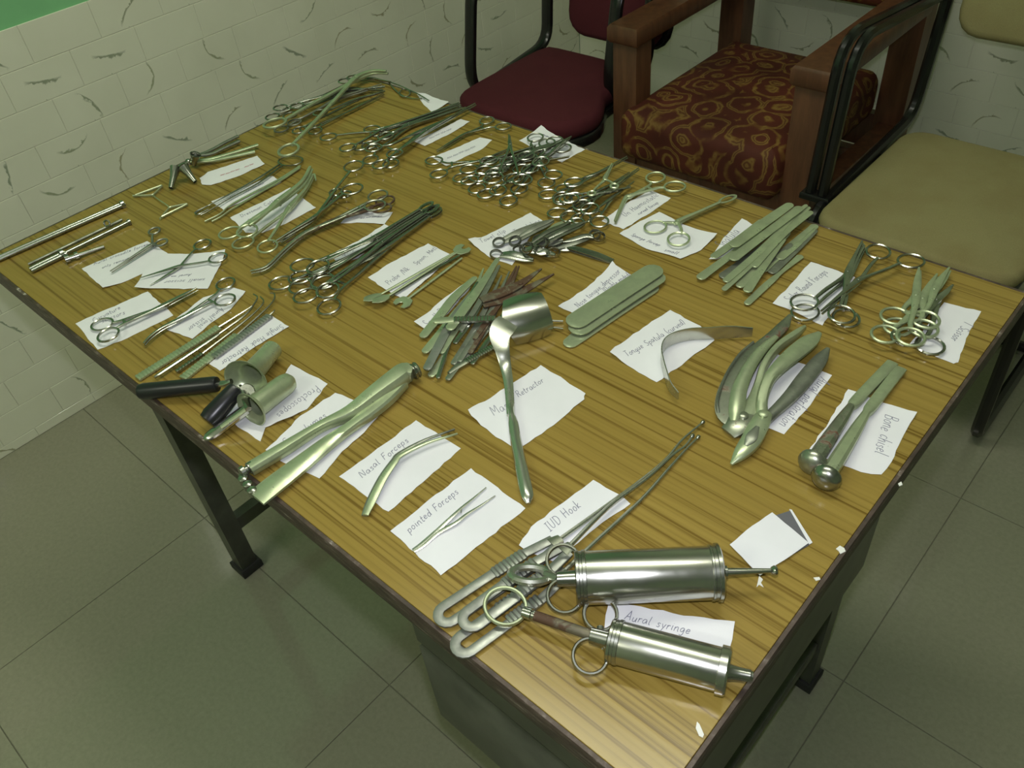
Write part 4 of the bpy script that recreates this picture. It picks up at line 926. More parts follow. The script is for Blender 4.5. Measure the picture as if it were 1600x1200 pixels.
# flat tongue depressors
g = 'flat broad tongue depressors'
strip('tongue_depressor', 'broad flat tongue depressor on top of the stack of three', 'depressor', [(0.7615, -0.3461), (0.7699, -0.2745), (0.7796, -0.1989)], 14, 8, 9, 1.4, SATIN, g, taper=[14, 14, 13.5])
strip('tongue_depressor', 'broad flat tongue depressor in the middle of the stack', 'depressor', [(0.7694, -0.3514), (0.7772, -0.2781), (0.7872, -0.2046)], 14, 5, 5.5, 1.4, SATIN, g, taper=[14, 14, 13.5])
strip('tongue_depressor', 'lowest tongue depressor with its rounded end sticking out at the near corner', 'depressor', [(0.7754, -0.3699), (0.7801, -0.2905), (0.7890, -0.2203)], 11, 1, 1.4, 1.4, SATIN, g, taper=[9, 13, 13])
# upright bent strip
t = MB()
path = [((0.9279, -0.2420)), ((0.9095, -0.2553)), ((0.8926, -0.2702)), ((0.8784, -0.2818)), ((0.8697, -0.2934)), ((0.8651, -0.3046)), ((0.8655, -0.3160)), ((0.8714, -0.3282)), ((0.8827, -0.3411)), ((0.8953, -0.3537)), ((0.9069, -0.3639)), ((0.9203, -0.3701))]
rows = []
for i, p in enumerate(path):
    hh = 0.0085 if i > 0 else 0.006
    if i >= len(path) - 2: hh = (0.0072, 0.005)[i - len(path) + 2]
    rows.append(np.array([p[0], p[1], ZT + 0.0015 + 0.0085, hh]))
R = cat(rows, 4)
t.sweep([q[:3] for q in R], 0.0008, [q[3] for q in R], 8, False, (0, 0, 1), 6.0)
tag(t.build('tongue_spatula', STEELB), 'bent steel tongue spatula standing on its edge on its slip', 'spatula')

# spoon-ended probes
g = 'spoon and fork ended probes'
def probe(label, a, b, spoon, far=None, z=3):
    a3, b3 = T(a, z / 1000), T(b, z / 1000); u = unit(b3 - a3)
    r = thing('spoon_probe', label, 'probe', (a3 + b3) / 2 - V(0, 0, z / 1000), g)
    MB().sweep([a3, lerp(a3, b3, .3), lerp(a3, b3, .7), b3], [.0016, .0019, .0019, .0014], .0013, 8).build('shaft', SATIN, r)
    ang = math.atan2(-u[1], -u[0])
    def head(c, ang, kind):
        d = V(math.cos(ang), math.sin(ang), 0); s = perp(d)
        if kind == 'leaf':
            pl = [c + d * x + s * y for x, y in ((-.004, 0), (.002, .0055), (.010, .0075), (.018, .006), (.023, 0), (.018, -.006), (.010, -.0075), (.002, -.0055))]
            return MB().plate([q[:2] for q in pl], c[2] - .0006, c[2] + .0008, .0003, lambda x, y: .004 * min(1, (math.hypot(x - c[0], y - c[1]) / .02) ** 2))
        pl = [c + d * x + s * y for x, y in ((-.004, 0), (-.001, .008), (.008, .012), (.015, .0095), (.016, .004), (.010, .003), (.008, 0), (.010, -.003), (.016, -.004), (.015, -.0095), (.008, -.012), (-.001, -.008))]
        return MB().plate([q[:2] for q in pl], c[2] - .0006, c[2] + .0008, .0003)
    head(a3, ang, spoon).build('leaf_head' if spoon == 'leaf' else 'fork_head', SATIN, r)
    if far: head(b3, ang + math.pi, far).build('fork_head', SATIN, r)
probe('probe with the leftmost leaf-shaped head', (0.5342, -0.4294), (0.5467, -0.3089), 'leaf', None, 3)
probe('probe with the second leaf head and a fork at its far end', (0.5466, -0.4268), (0.5511, -0.3111), 'leaf', 'fork', 5)
probe('probe with a notched fork head nearest the viewer', (0.5679, -0.4148), (0.5623, -0.3154), 'fork', None, 2.5)
strip('flat_probe', 'flat narrow probe lying between the spoon-headed probes', 'probe', [(0.5473, -0.4233), (0.5510, -0.3632), (0.5562, -0.3127)], 2.2, 3, 3, 1.0, STEEL, g)

# ------------------------------------------------------------------ mixed heap of handles and knives
g = 'knives and handles in the mixed heap'
MX = [
 ('dissector', 'long greenish spatula on top with a round end near the paper', [(0.6629, -0.4367), (0.6457, -0.3865), (0.6311, -0.3470), (0.6116, -0.2996)], [6, 6.2, 5, 3], 14, 12, SATIN),
 ('dissector', 'flat handle with its round end at the far left of the mixed heap', [(0.6375, -0.4566), (0.6255, -0.4141), (0.6157, -0.3809), (0.6099, -0.3382)], [5.5, 6, 6, 4], 4, 6, SATIN),
 ('dissector', 'flat handle whose round end lies just below the leftmost one', [(0.6578, -0.4729), (0.6489, -0.4372), (0.6399, -0.4053), (0.6277, -0.3602)], [5, 5.5, 5.5, 4], 3, 6, SATIN),
 ('dissector', 'grey ribbed flat blade running from the tapered tool into the heap', [(0.6852, -0.4943), (0.6650, -0.4530), (0.6458, -0.4112), (0.6321, -0.3692)], [5, 5.5, 5.2, 4], 8, 9, GREYST),
 ('dissector', 'yellowish leaf-shaped blade near the tapered tool', [(0.6904, -0.4955), (0.6850, -0.4727), (0.6732, -0.4510)], [4.5, 5, 1], 2, 4, SATIN),
 ('dissector', 'thin handle ending beside the leaf blade', [(0.7014, -0.4936), (0.6726, -0.4474), (0.6477, -0.4026), (0.6227, -0.3482)], [2.6, 2.2, 3.0, 2], 4, 10, STEEL),
 ('knife', 'brown-ended handle lying lowest at the near side of the heap', [(0.7099, -0.4885), (0.7011, -0.4570), (0.6948, -0.4272), (0.6864, -0.3919)], [3.5, 3.8, 3.4, 2.5], 2.5, 4, SPOT_RUST),
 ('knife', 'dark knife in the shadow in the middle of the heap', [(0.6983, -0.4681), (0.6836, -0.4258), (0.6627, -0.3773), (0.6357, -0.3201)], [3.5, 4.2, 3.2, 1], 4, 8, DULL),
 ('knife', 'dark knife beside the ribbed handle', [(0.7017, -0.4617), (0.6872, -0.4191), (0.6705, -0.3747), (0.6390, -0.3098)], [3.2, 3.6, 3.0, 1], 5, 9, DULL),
 ('knife', 'slim knife with its point towards the towel clips', [(0.6802, -0.4459), (0.6666, -0.4061), (0.6459, -0.3594), (0.6202, -0.3182)], [3, 3.6, 3.2, 1], 9, 12, STEEL),
 ('knife', 'slim knife reaching highest between the rusty blades', [(0.7026, -0.4455), (0.6840, -0.3979), (0.6616, -0.3484), (0.6373, -0.2949)], [3, 3.2, 3.0, 1], 6, 8, RUSTY),
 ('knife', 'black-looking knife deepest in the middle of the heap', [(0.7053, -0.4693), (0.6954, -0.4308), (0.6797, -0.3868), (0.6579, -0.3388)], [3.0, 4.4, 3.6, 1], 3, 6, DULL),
 ('dissector', 'slim dissector right of the long greenish spatula', [(0.6720, -0.4274), (0.6576, -0.3882), (0.6405, -0.3480), (0.6230, -0.3097)], [3, 3.4, 3.2, 2], 11, 12, DULL),
 ('dissector', 'narrow dissector with a dark tip behind the ribbed handle', [(0.7145, -0.4548), (0.7047, -0.4241), (0.6962, -0.3960), (0.6709, -0.3418)], [2.6, 3.2, 3.0, 1.5], 3, 6, STEEL),
 ('knife', 'rust-brown knife second from the right in the heap', [(0.6916, -0.4269), (0.6769, -0.3816), (0.6611, -0.3366), (0.6390, -0.2921)], [3, 3.6, 3.2, 1], 8, 7, RUSTY),
 ('dissector', 'flat blade in the left middle of the heap, tip between handles', [(0.6766, -0.4644), (0.6599, -0.4223), (0.6431, -0.3839), (0.6085, -0.3231)], [4, 4.4, 4.2, 1], 6, 9, SATIN),
]
for nm, l, p, tp, z0, z1, mt in MX:
    strip(nm, l, 'knife' if nm == 'knife' else 'instrument', p, 4, z0, z1, 1.8, mt, g, taper=tp)
t = thing('rusty_scissors', 'broad rusty-brown scissors with open points right of the mixed heap', 'scissors', T((0.6667, -0.3371), .01))
for p, tp, z0 in (([(0.6540, -0.3747), (0.6632, -0.3502), (0.6703, -0.3239), (0.6711, -0.2874)], [.006, .0085, .006, .001], .014), ([(0.6586, -0.3773), (0.6713, -0.3535), (0.6796, -0.3265), (0.6874, -0.2839)], [.006, .008, .006, .001], .011)):
    R = cat([np.array([*T(q, z0), w_]) for q, w_ in zip(p, tp)], 4)
    MB().sweep([q[:3] for q in R], [q[3] for q in R], .0011, 8, False, (0, 0, 1), 4).build('blade', RUSTY, t)
MB().lathe(T((0.6711, -0.3249), .0115), (0, 0, 1), [(-.002, .0025), (.0045, .0028), (.005, .002)], 10).build('pivot_screw', RUSTY, t)

def ridged_handle(mb, a, b, w, h, n, amp):
    """flat bar with cross ridges from a to b"""
    a, b = np.asarray(a, float), np.asarray(b, float); pts, ws, hs = [], [], []
    for k in range(n * 2 + 1):
        pts.append(lerp(a, b, k / (2 * n))); up_ = k % 2 == 1
        ws.append(w + (amp * 0.5 if up_ else 0)); hs.append(h + (amp if up_ else 0))
    return mb.sweep(pts, ws, hs, 8, False, (0, 0, 1), 4.0)
t = thing('rake_retractor', 'rake retractor with ridged handle passing behind the broad blade, two prongs right', 'retractor', T((0.6888, -0.3944), .012))
ridged_handle(MB(), T((0.6556, -0.4211), .016), T((0.6900, -0.3893), .013), .0045, .0016, 12, .0009).build('handle', STEEL, t)
R = cat([np.array([*T(q, h), w_]) for q, h, w_ in (((0.6396, -0.4383), .017, .002), ((0.6412, -0.4358), .017, .0048), ((0.6480, -0.4280), .0165, .0055), ((0.6562, -0.4207), .016, .004))], 4)
MB().sweep([q[:3] for q in R], [q[3] for q in R], .0014, 8, False, (0, 0, 1), 3).build('handle_end', SATIN, t)
for p in ([(0.6888, -0.3902), (0.7183, -0.3619), (0.7464, -0.3389)], [(0.6904, -0.3919), (0.7243, -0.3688), (0.7550, -0.3494)]):
    MB().sweep([T(q, h) for q, h in zip(p, (.012, .007, .003))], .0012, None, 6).build('prong', STEEL, t)
t = thing('rasp', 'handle with a row of cross ribs at the right side of the heap', 'rasp', T((0.7112, -0.4392), .003), g)
ridged_handle(MB(), T((0.7060, -0.4560), .004), T((0.7148, -0.4140), .004), .0042, .0018, 14, .0009).build('grip', STEEL, t)
MB().sweep([T((0.7060, -0.4560), .004), T((0.7042, -0.4701), .004), T((0.7044, -0.4801), .004)], [.004, .0036, .0022], .0018, 8, False, (0, 0, 1), 3).build('handle_end', SPOT_RUST, t)

# ------------------------------------------------------------------ broad retractor
t = thing('broad_retractor', 'large shiny retractor with broad curved blade and long twisted handle, centre of table', 'retractor', T((0.7925, -0.4772), .002))
e0, e1 = V(*(0.7295, -0.4006), 0), V(*(0.7497, -0.3643), 0)
ax = unit(e1 - e0); nrm = V(ax[1], -ax[0], 0)
if nrm @ V(1, -1, 0) < 0: nrm = -nrm
Rb = 0.031; vs = []; NU, NP = 10, 14
Lb = np.linalg.norm(e1 - e0)
for s in (0, 1):
    for i in range(NU + 1):
        for k in range(NP + 1):
            f = i / NU; ph = math.radians(-4 + 118 * k / NP)
            # blade edge rounded at the free corners, waisted towards the handle side
            u0 = -0.010 + 0.012 * abs(k / NP - 0.45) * 2; u1 = Lb + 0.004 - 0.007 * max(0, abs(k / NP - 0.5) * 2 - 0.75) / 0.25
            r = Rb * (1 + 0.05 * math.sin(math.pi * f)) - s * 0.0012
            q = e0 + ax * (u0 + (u1 - u0) * f) - nrm * Rb + nrm * r * math.cos(ph); q[2] = ZT + 0.004 + r * math.sin(ph)
            vs.append(q)
fs = []; S = (NU + 1) * (NP + 1); ix = lambda s, i, k: s * S + i * (NP + 1) + k
for i in range(NU):
    for k in range(NP):
        fs.append((ix(0, i, k), ix(0, i + 1, k), ix(0, i + 1, k + 1), ix(0, i, k + 1))); fs.append((ix(1, i, k), ix(1, i, k + 1), ix(1, i + 1, k + 1), ix(1, i + 1, k)))
for i in range(NU):
    for k in (0, NP): fs.append((ix(0, i, k), ix(1, i, k), ix(1, i + 1, k), ix(0, i + 1, k)))
for k in range(NP):
    for i in (0, NU): fs.append((ix(0, i, k), ix(0, i, k + 1), ix(1, i, k + 1), ix(1, i, k)))
mb = MB().add(vs, fs)
mb.build('blade', CHROME, t, None, 60)
# neck rises from the handle to the blade side
nk = [((0.8012, -0.4879), .006, .0042, .0030), ((0.7713, -0.4577), .008, .0050, .0024), ((0.7523, -0.4411), .012, .0062, .0020), ((0.7414, -0.4327), .022, .0080, .0016), ((0.7297, -0.4229), .029, .0115, .0013), ((0.7251, -0.4123), .0322, .0135, .0011), ((0.7232, -0.4018), .0328, .0125, .0009)]
rows = cat([np.array([p[0], p[1], ZT + h, a, b]) for p, h, a, b in nk], 5)
MB().sweep([q[:3] for q in rows], [q[3] for q in rows], [q[4] for q in rows], 10, False, (0.35, -0.25, 1), 2.6).build('neck', STEELB, t)
hd = [((0.7915, -0.4780), .006, .0046, .0036), ((0.8017, -0.4875), .006, .0038, .0044), ((0.8110, -0.4950), .006, .0050, .0036), ((0.8253, -0.5081), .0055, .0056, .0046), ((0.8418, -0.5219), .0055, .0058, .0048), ((0.8607, -0.5378), .0055, .0060, .0048), ((0.8748, -0.5494), .0055, .0062, .0048), ((0.8832, -0.5562), .005, .0055, .004), ((0.8880, -0.5609), .004, .002, .0015)]
rows = cat([np.array([p[0], p[1], ZT + h, a, b]) for p, h, a, b in hd], 4)
MB().sweep([q[:3] for q in rows], [q[3] for q in rows], [q[4] for q in rows], 10, False, (0, 0, 1), 2.4).build('handle', STEELB, t)

# ------------------------------------------------------------------ towel clips
g = 'small clips on the towel clip slip'
def clip(label, ring, body, tip, w, z, two=True, m=None, zt=None):
    r3, b3, t3 = T(ring, z / 1000), T(body, z / 1000 + .001), T(tip, (zt or z) / 1000)
    o = thing('towel_clip', label, 'clip', b3 - V(0, 0, .002), g)
    u = unit(b3 - r3); s = perp(u)
    MB().ring(r3, .0075, .0062, math.atan2(u[1], u[0]), .0013, 16, 6, unit(V(0.35, -0.3, 1)), .0032).build('spring_loop', m or STEEL, o)
    for k in (-1, 1):
        R = cat([np.array([*(r3 + u * .006 + s * k * .003), w * .5]), np.array([*(b3 + s * k * w * .5 + V(0, 0, .001 * (k + 1))), w]), np.array([*(lerp(b3, t3, .6) + s * k * w * .35 + V(0, 0, .001 * (k + 1))), w * .9]), np.array([*(t3 + V(0, 0, .0012 * (k + 1))), w * .35])], 4)
        MB().sweep([q[:3] for q in R], [q[3] for q in R], .0009, 8, False, (0.2, -0.3, 1), 4).build('arm', m or STEEL, o)
clip('spring clip with the upper of two left loops, broad dark arms', (0.5810, -0.2662), (0.5921, -0.2392), (0.6061, -0.1917), .0052, 6, m=DULL)
clip('spring clip with the lower of two left loops and a bright edge', (0.5948, -0.2861), (0.6137, -0.2781), (0.6426, -0.2698), .0042, 4)
clip('small clip in the middle of the pile, jaws facing the viewer', (0.6565, -0.2469), (0.6495, -0.2534), (0.6430, -0.2629), .004, 9, m=CHROME)
clip('clip lying crosswise high in the pile with pale flat arms', (0.6324, -0.2431), (0.6320, -0.2226), (0.6273, -0.1937), .0055, 12, m=SATIN)
clip('slim clip pointing at the back right of the pile', (0.6369, -0.2435), (0.6450, -0.2102), (0.6524, -0.1803), .0034, 14)
clip('clip with its loop at the right end of the pile', (0.6789, -0.1853), (0.6651, -0.1964), (0.6514, -0.2232), .0032, 7)
clip('clip with its loop farthest right and low on the table', (0.6689, -0.1815), (0.6645, -0.2073), (0.6493, -0.2383), .003, 4, m=DULL)
clip('dark clip buried in the centre of the pile', (0.6200, -0.2585), (0.6308, -0.2425), (0.6478, -0.2187), .004, 7, m=DULL)
clip('narrow dark clip reaching to the upper end of the pile', (0.6016, -0.2573), (0.6067, -0.2257), (0.6128, -0.1945), .0036, 11, m=DULL)
clip('clip with jaws open in the lower middle of the pile', (0.6152, -0.2652), (0.6344, -0.2554), (0.6613, -0.2502), .0042, 7)
clip('clip lying flat at the far side of the pile', (0.6184, -0.2318), (0.6275, -0.2044), (0.6386, -0.1788), .0040, 5, m=DULL)
clip('small clip half under the flat tweezers', (0.6349, -0.2311), (0.6537, -0.2285), (0.6683, -0.2185), .0036, 3)
clip('slim clip crossing the top of the pile from lower left', (0.6301, -0.2651), (0.6317, -0.2298), (0.6393, -0.1928), .0030, 16, m=STEEL)
t = thing('flat_tweezers', 'flat grey tweezers lying at the right of the towel clips', 'tweezers', T((0.6851, -0.2204), .002), g)
for dz, m_ in ((.002, DULL), (.0048, STEEL)):
    R = cat([np.array([*T(p, dz + x), w_]) for p, x, w_ in (((0.6501, -0.2241), .0, .0022), ((0.6659, -0.2218), .0008, .0045), ((0.6974, -0.2170), .0006, .0055), ((0.7214, -0.2136), 0 if dz < .003 else -.0022, .0045))], 4)
    MB().sweep([q[:3] for q in R], [q[3] for q in R], .0007, 8, False, (0, 0, 1), 5).build('prong', m_, t)

# ------------------------------------------------------------------ bone nibblers
def bar(rows, n=4, p=2.6, up=(0, 0, 1), sides=10):
    R = cat([np.array([q[0], q[1], ZT + h, a, b]) for q, h, a, b in rows], n)
    return MB().sweep([q[:3] for q in R], [q[3] for q in R], [q[4] for q in R], sides, False, up, p)
t = thing('bone_cutter', 'heavy bone cutter with a broad hollow left handle and rust stains', 'pliers', T((0.9800, -0.3478), .004))
bar([((0.9850, -0.3657), .006, .010, .0016), ((0.9716, -0.3563), .007, .0155, .0018), ((0.9585, -0.3324), .009, .0145, .0020), ((0.9505, -0.3008), .011, .0112, .0024), ((0.9478, -0.2710), .012, .0082, .0030), ((0.9498, -0.2391), .012, .0068, .0038), ((0.9501, -0.2167), .012, .0062, .0034), ((0.9466, -0.1964), .011, .0022, .0025)]).build('broad_handle', SPOT_RUST, t)
bar([((0.9812, -0.3664), .008, .004, .003), ((0.9746, -0.3519), .011, .0078, .0055), ((0.9640, -0.3283), .0135, .0076, .0062), ((0.9566, -0.2987), .015, .0066, .0060), ((0.9531, -0.2671), .015, .0054, .0046), ((0.9535, -0.2390), .014, .003, .002)], 4, 2.2).build('handle_ridge', SATIN, t)
bar([((0.9632, -0.3648), .006, .002, .003), ((0.9538, -0.3519), .008, .0018, .0052), ((0.9437, -0.3225), .010, .0016, .0056), ((0.9383, -0.2879), .012, .0016, .0046), ((0.9390, -0.2597), .012, .0016, .003)]).build('handle_flange', DULL, t)
bar([((0.9870, -0.3620), .006, .011, .0045), ((0.9842, -0.3335), .007, .0095, .005), ((0.9738, -0.3095), .009, .0045, .0042), ((0.9650, -0.2829), .011, .0040, .0062), ((0.9626, -0.2527), .012, .0040, .0064), ((0.9669, -0.2228), .012, .0042, .0052), ((0.9683, -0.2048), .011, .002, .003)]).build('handle', SATIN, t)
bar([((0.9861, -0.3487), .006, .014, .005), ((0.9856, -0.3631), .006, .013, .005), ((0.9843, -0.3726), .005, .011, .004), ((0.9827, -0.3791), .004, .009, .0018)]).build('jaw', SPOT_RUST, t)
MB().lathe(T((0.9853, -0.3569), .009), (0, 0, 1), [(-.004, .0045), (.003, .005), (.0042, .0035)], 12).build('pivot_screw', SPOT_RUST, t)
t = thing('bone_nibbler', 'pointed bone nibbler with two long flat handles, beside the bone cutter', 'pliers', T((0.9989, -0.3445), .004))
bar([((1.0023, -0.3505), .009, .006, .004), ((0.9891, -0.3299), .012, .0058, .005), ((0.9813, -0.3039), .016, .0060, .0052), ((0.9811, -0.2806), .018, .0075, .0050), ((0.9829, -0.2526), .017, .0095, .0042), ((0.9848, -0.2264), .015, .0088, .0036), ((0.9859, -0.2077), .013, .0030, .0025)]).build('handle', SATIN, t)
bar([((1.0021, -0.3549), .007, .006, .004), ((1.0039, -0.3353), .007, .0056, .0045), ((1.0062, -0.3059), .008, .0072, .0045), ((1.0057, -0.2754), .009, .0085, .0042), ((1.0047, -0.2428), .010, .0075, .0036), ((1.0031, -0.2218), .010, .0025, .0025)]).build('handle', DULL, t)
bar([((0.9995, -0.3419), .009, .0075, .006), ((1.0029, -0.3586), .009, .0095, .0065), ((1.0065, -0.3788), .008, .0095, .006), ((1.0069, -0.3967), .007, .0070, .0045), ((1.0058, -0.4115), .004, .0015, .0015)]).build('jaw', SATIN, t)
bar([((1.0048, -0.3655), .015, .0020, .0012), ((1.0069, -0.3795), .0145, .0055, .0014), ((1.0073, -0.3904), .012, .0020, .0012)]).build('jaw_cup', DULL, t)
MB().lathe(T((1.0010, -0.3482), .013), (0, 0, 1), [(-.004, .0045), (.004, .0048), (.005, .0032)], 12).build('pivot_screw', SATIN, t)

# bone chisels
g = 'domed bone chisels'
for l, a, b, c_, m_ in (('left bone chisel with a big domed head, partly behind the other', (1.0650, -0.3739), (1.0574, -0.2809), (1.0614, -0.1963), SPOT_RUST), ('right bone chisel with a big domed head, nearest the right edge', (1.0825, -0.3831), (1.0726, -0.2803), (1.0714, -0.1997), SATIN)):
    A, B, Cc = T(a, .0135), T(b, .006), T(c_, .004); ax = unit(B - A)
    t = thing('bone_chisel', l, 'chisel', T(b, .001), g)
    MB().lathe(A, ax, [(-.0085, .002), (-.0075, .007), (-.005, .011), (-.001, .0134), (.002, .0132), (.004, .010), (.0052, .0075)], 22).build('domed_head', SPOT_RUST if m_ is SPOT_RUST else STEEL, t)
    R = cat([np.array([*lerp(A, B, .04), .0062, .0062]), np.array([*lerp(A, B, .2), .0070, .0066]), np.array([*lerp(A, B, .7), .0058, .0052]), np.array([*lerp(A, B, 1.0), .0038, .0040])], 4)
    MB().sweep([q[:3] for q in R], [q[3] for q in R], [q[4] for q in R], 8, False, (0, 0, 1), 3.2).build('handle', m_, t)
    R = cat([np.array([*lerp(A, B, .985), .0037, .0038]), np.array([*lerp(B, Cc, .14), .0056, .0036]), np.array([*lerp(B, Cc, .9), .0058, .0030]), np.array([*Cc, .0058, .0012])], 4)
    MB().sweep([q[:3] for q in R], [q[3] for q in R], [q[4] for q in R], 8, False, (0, 0, 1), 4).build('blade', SATIN, t)

# ------------------------------------------------------------------ long hooks with open loop handles
g = 'long hooks with loop handles'
def hook(label, end, neck, rod, z, wl, tipz):
    """end: loop end centre, neck: where the loop closes, rod: points to the tip"""
    E, Nk = T(end, z / 1000), T(neck, z / 1000); u = unit(Nk - E); s = perp(u); Lh = np.linalg.norm(Nk - E)
    o = thing('long_hook', label, 'hook', lerp(E, Nk, .5) - V(0, 0, z / 1000), g)
    w = wl / 1000
    loop = [Nk - s * .004]
    loop += [Nk - u * .030 - s * w, E + u * w - s * w]
    for k in range(1, 8):
        a = math.pi * k / 8; loop.append(E + u * w - s * w * math.cos(a) - u * w * math.sin(a))
    loop += [E + u * w + s * w, Nk - u * .030 + s * w, Nk + s * .004]
    MB().sweep(loop, .0044, .0015, 8, False, (0, 0, 1), 4).build('loop_handle', GREYST, o)
    for k in (-1, 1):
        ridged_handle(MB(), Nk - u * .060 + s * k * (w - .001) + V(0, 0, .0016), Nk - u * .028 + s * k * (w - .001) + V(0, 0, .0012), .0052, .0012, 8, .0012).build('ridged_grip', GREYST, o)
    MB().sweep([Nk - u * .004, Nk + u * .006], [.0075, .0045], .0024, 8, False, (0, 0, 1), 3).build('collar', SPOT_RUST, o)
    zs = [z, z, z * .8, z * .6 + tipz * .4, tipz, tipz]
    pts = [Nk] + [T(p, zs[min(i + 1, 5)] / 1000) for i, p in enumerate(rod)]
    R = cat([np.array([*p, max(.0011, .0021 - .00024 * i)]) for i, p in enumerate(pts)], 5)
    MB().sweep([q[:3] for q in R], [q[3] for q in R], None, 8).build('rod', STEELB, o)
    e = pts[-1]; MB().lathe(e - unit(e - pts[-2]) * .003, unit(e - pts[-2]), [(0, .0008), (.001, .0018), (.003, .0022), (.0045, .0016), (.005, .0005)], 10).build('ball_tip', STEEL, o)
hook('long hook whose loop handle lies at the back, leftmost loop end', (0.9097, -0.6953), (0.9347, -0.5789), [(0.9439, -0.5257), (0.9513, -0.4777), (0.9551, -0.4423), (0.9533, -0.4130), (0.9562, -0.3810)], 4, 8.2, 4)
hook('long hook with its loop handle on top of the other two', (0.9309, -0.6871), (0.9488, -0.5813), [(0.9493, -0.5233), (0.9559, -0.4742), (0.9580, -0.4361), (0.9593, -0.4167), (0.9577, -0.4012)], 8.5, 8.2, 3)
hook('long hook with its loop end nearest the table edge', (0.9395, -0.7054), (0.9589, -0.6013), [(0.9608, -0.5567), (0.9644, -0.4960), (0.9632, -0.4490), (0.9625, -0.4215), (0.9630, -0.3994)], 3.2, 8.2, 3)

# ------------------------------------------------------------------ syringes
def syringe(label, bl, br, rad, tipd, pull, rings, ringr, rusty, capflange):
    """bl, br: barrel ends; tipd: nozzle end; pull: plunger ring centre"""
    A, B = T(bl, rad), T(br, rad); ax = unit(B - A); s = perp(ax); Lb = np.linalg.norm(B - A)
    o = thing('aural_syringe', label, 'syringe', V(*((A + B) / 2)[:2], ZT))
    MB().lathe(A, ax, [(0, rad * .93), (.002, rad * .95), (Lb - .002, rad * .95), (Lb, rad * .93)], 40).build('barrel', CHROME, o)
    MB().lathe(A - ax * .003, ax, [(0, rad * .5), (0, rad * .92), (.001, rad * 1.0), (.003, rad * 1.0), (.0035, rad * .96), (.0055, rad * .96), (.006, rad), (.0085, rad), (.009, rad * .95)], 40).build('end_cap', STEEL, o)
    if capflange:
        MB().lathe(B - ax * .002, ax, [(0, rad * .95), (.0005, rad * 1.06), (.006, rad * 1.06), (.0075, rad * .98), (.0078, rad * .3)], 40).build('nozzle_cap', CHROME, o)
    else:
        MB().lathe(B - ax * .006, ax, [(0, rad * .95), (.0005, rad * 1.0), (.002, rad), (.0025, rad * .97), (.005, rad * .97), (.0055, rad * 1.03), (.008, rad * 1.03), (.0095, rad * .9), (.0098, rad * .25)], 40).build('nozzle_cap', STEEL, o)
    Tn = V(*tipd, ZT + rad); nl = np.linalg.norm((Tn - B)[:2])
    if capflange:
        pr_ = [(0, .0075), (.004, .0062), (.006, .0055), (nl * .55, .0048), (nl * .9, .0046), (nl * .93, .0038), (nl, .0036)]
    else:
        pr_ = [(0, .0055), (.006, .0052), (.0065, .0034), (nl * .5, .0026), (nl - .006, .0019), (nl - .0055, .0030), (nl - .003, .0042), (nl - .001, .0034), (nl, .001)]
    MB().lathe(B + ax * .002, unit(Tn - B), pr_, 16).build('nozzle', STEEL, o)
    # finger rings on a block in front of the barrel
    K = A - ax * .010
    MB().lathe(A - ax * .018, ax, [(0, .0052), (.0005, .0062), (.015, .0066), (.0155, rad * .6)], 16).build('ring_block', STEEL, o)
    for r in rings:
        rc = V(*r, ZT + rad * .8); MB().ring(rc, ringr, ringr, 0, .0016, 26, 8, unit(V(0.25, -0.2, 1)), .0022).build('finger_ring', STEEL, o)
        d = unit(K - rc); MB().sweep([rc + d * ringr, K], .003, .0026, 8).build('ring_arm', STEEL, o)
    return o, A, ax, rad
o, A, ax, rad = syringe('big chrome ear syringe with ball-tipped nozzle, plunger pushed in', (0.9816, -0.6038), (1.0637, -0.5315), .0225, (1.0985, -0.5016), None, [(0.9587, -0.5964), (0.9808, -0.6217)], .0135, False, False)
Pr = V(*(0.9465, -0.6236), ZT + .018)
MB().sweep([A - ax * .017, Pr + ax * .012], [.0042, .0030], .0032, 12).build('plunger_rod', SPOT_RUST, o)
MB().ring(Pr, .0160, .0105, math.atan2(ax[1], ax[0]), .0036, 26, 8, unit(V(-0.15, 0.33, 0.93)), .0034).build('plunger_ring', STEELB, o)
o, A, ax, rad = syringe('smaller ear syringe with rusty plunger rod drawn out, near the table corner', (1.0344, -0.6289), (1.1091, -0.5983), .0172, (1.1277, -0.5889), None, [(1.0113, -0.6148), (1.0273, -0.6483)], .0130, True, True)
Pr = V(*(0.9476, -0.6562), ZT + .013)
MB().sweep([A - ax * .016, Pr + unit(A - Pr) * .026], .0042, None, 14).build('plunger_rod', RUSTY, o)
MB().lathe(Pr + unit(A - Pr) * .015, unit(A - Pr), [(0, .003), (.001, .0048), (.008, .0050), (.0085, .0038), (.012, .004)], 14).build('rod_collar', STEEL, o)
MB().ring(Pr, .0168, .0150, math.atan2(ax[1], ax[0]), .0017, 28, 8, unit(V(0.2, -0.15, 1)), .0024).build('plunger_ring', SATIN, o)

# ------------------------------------------------------------------ tweezers on their slips
t = thing('pointed_tweezers', 'small pointed tweezers spread open on the pointed forceps slip', 'tweezers', T((0.8438, -0.6346), .001))
for pts in (([(0.8412, -0.6613), (0.8425, -0.6516), (0.8433, -0.6342), (0.8437, -0.6167), (0.8434, -0.6022), (0.8435, -0.5871), (0.8435, -0.5698)]), ([(0.8422, -0.6614), (0.8444, -0.6518), (0.8453, -0.6353), (0.8510, -0.6182), (0.8522, -0.6046), (0.8548, -0.5886), (0.8569, -0.5719)])):
    w_ = [.0022, .0024, .0024, .0019, .0014, .0009, .0005]
    R = cat([np.array([*T(p, h), a]) for p, h, a in zip(pts, (.0015, .0018, .0025, .004, .004, .003, .002), w_)], 4)
    MB().sweep([q[:3] for q in R], [q[3] for q in R], .0007, 6, False, (0, 0, 1), 3).build('prong', STEELB, t)
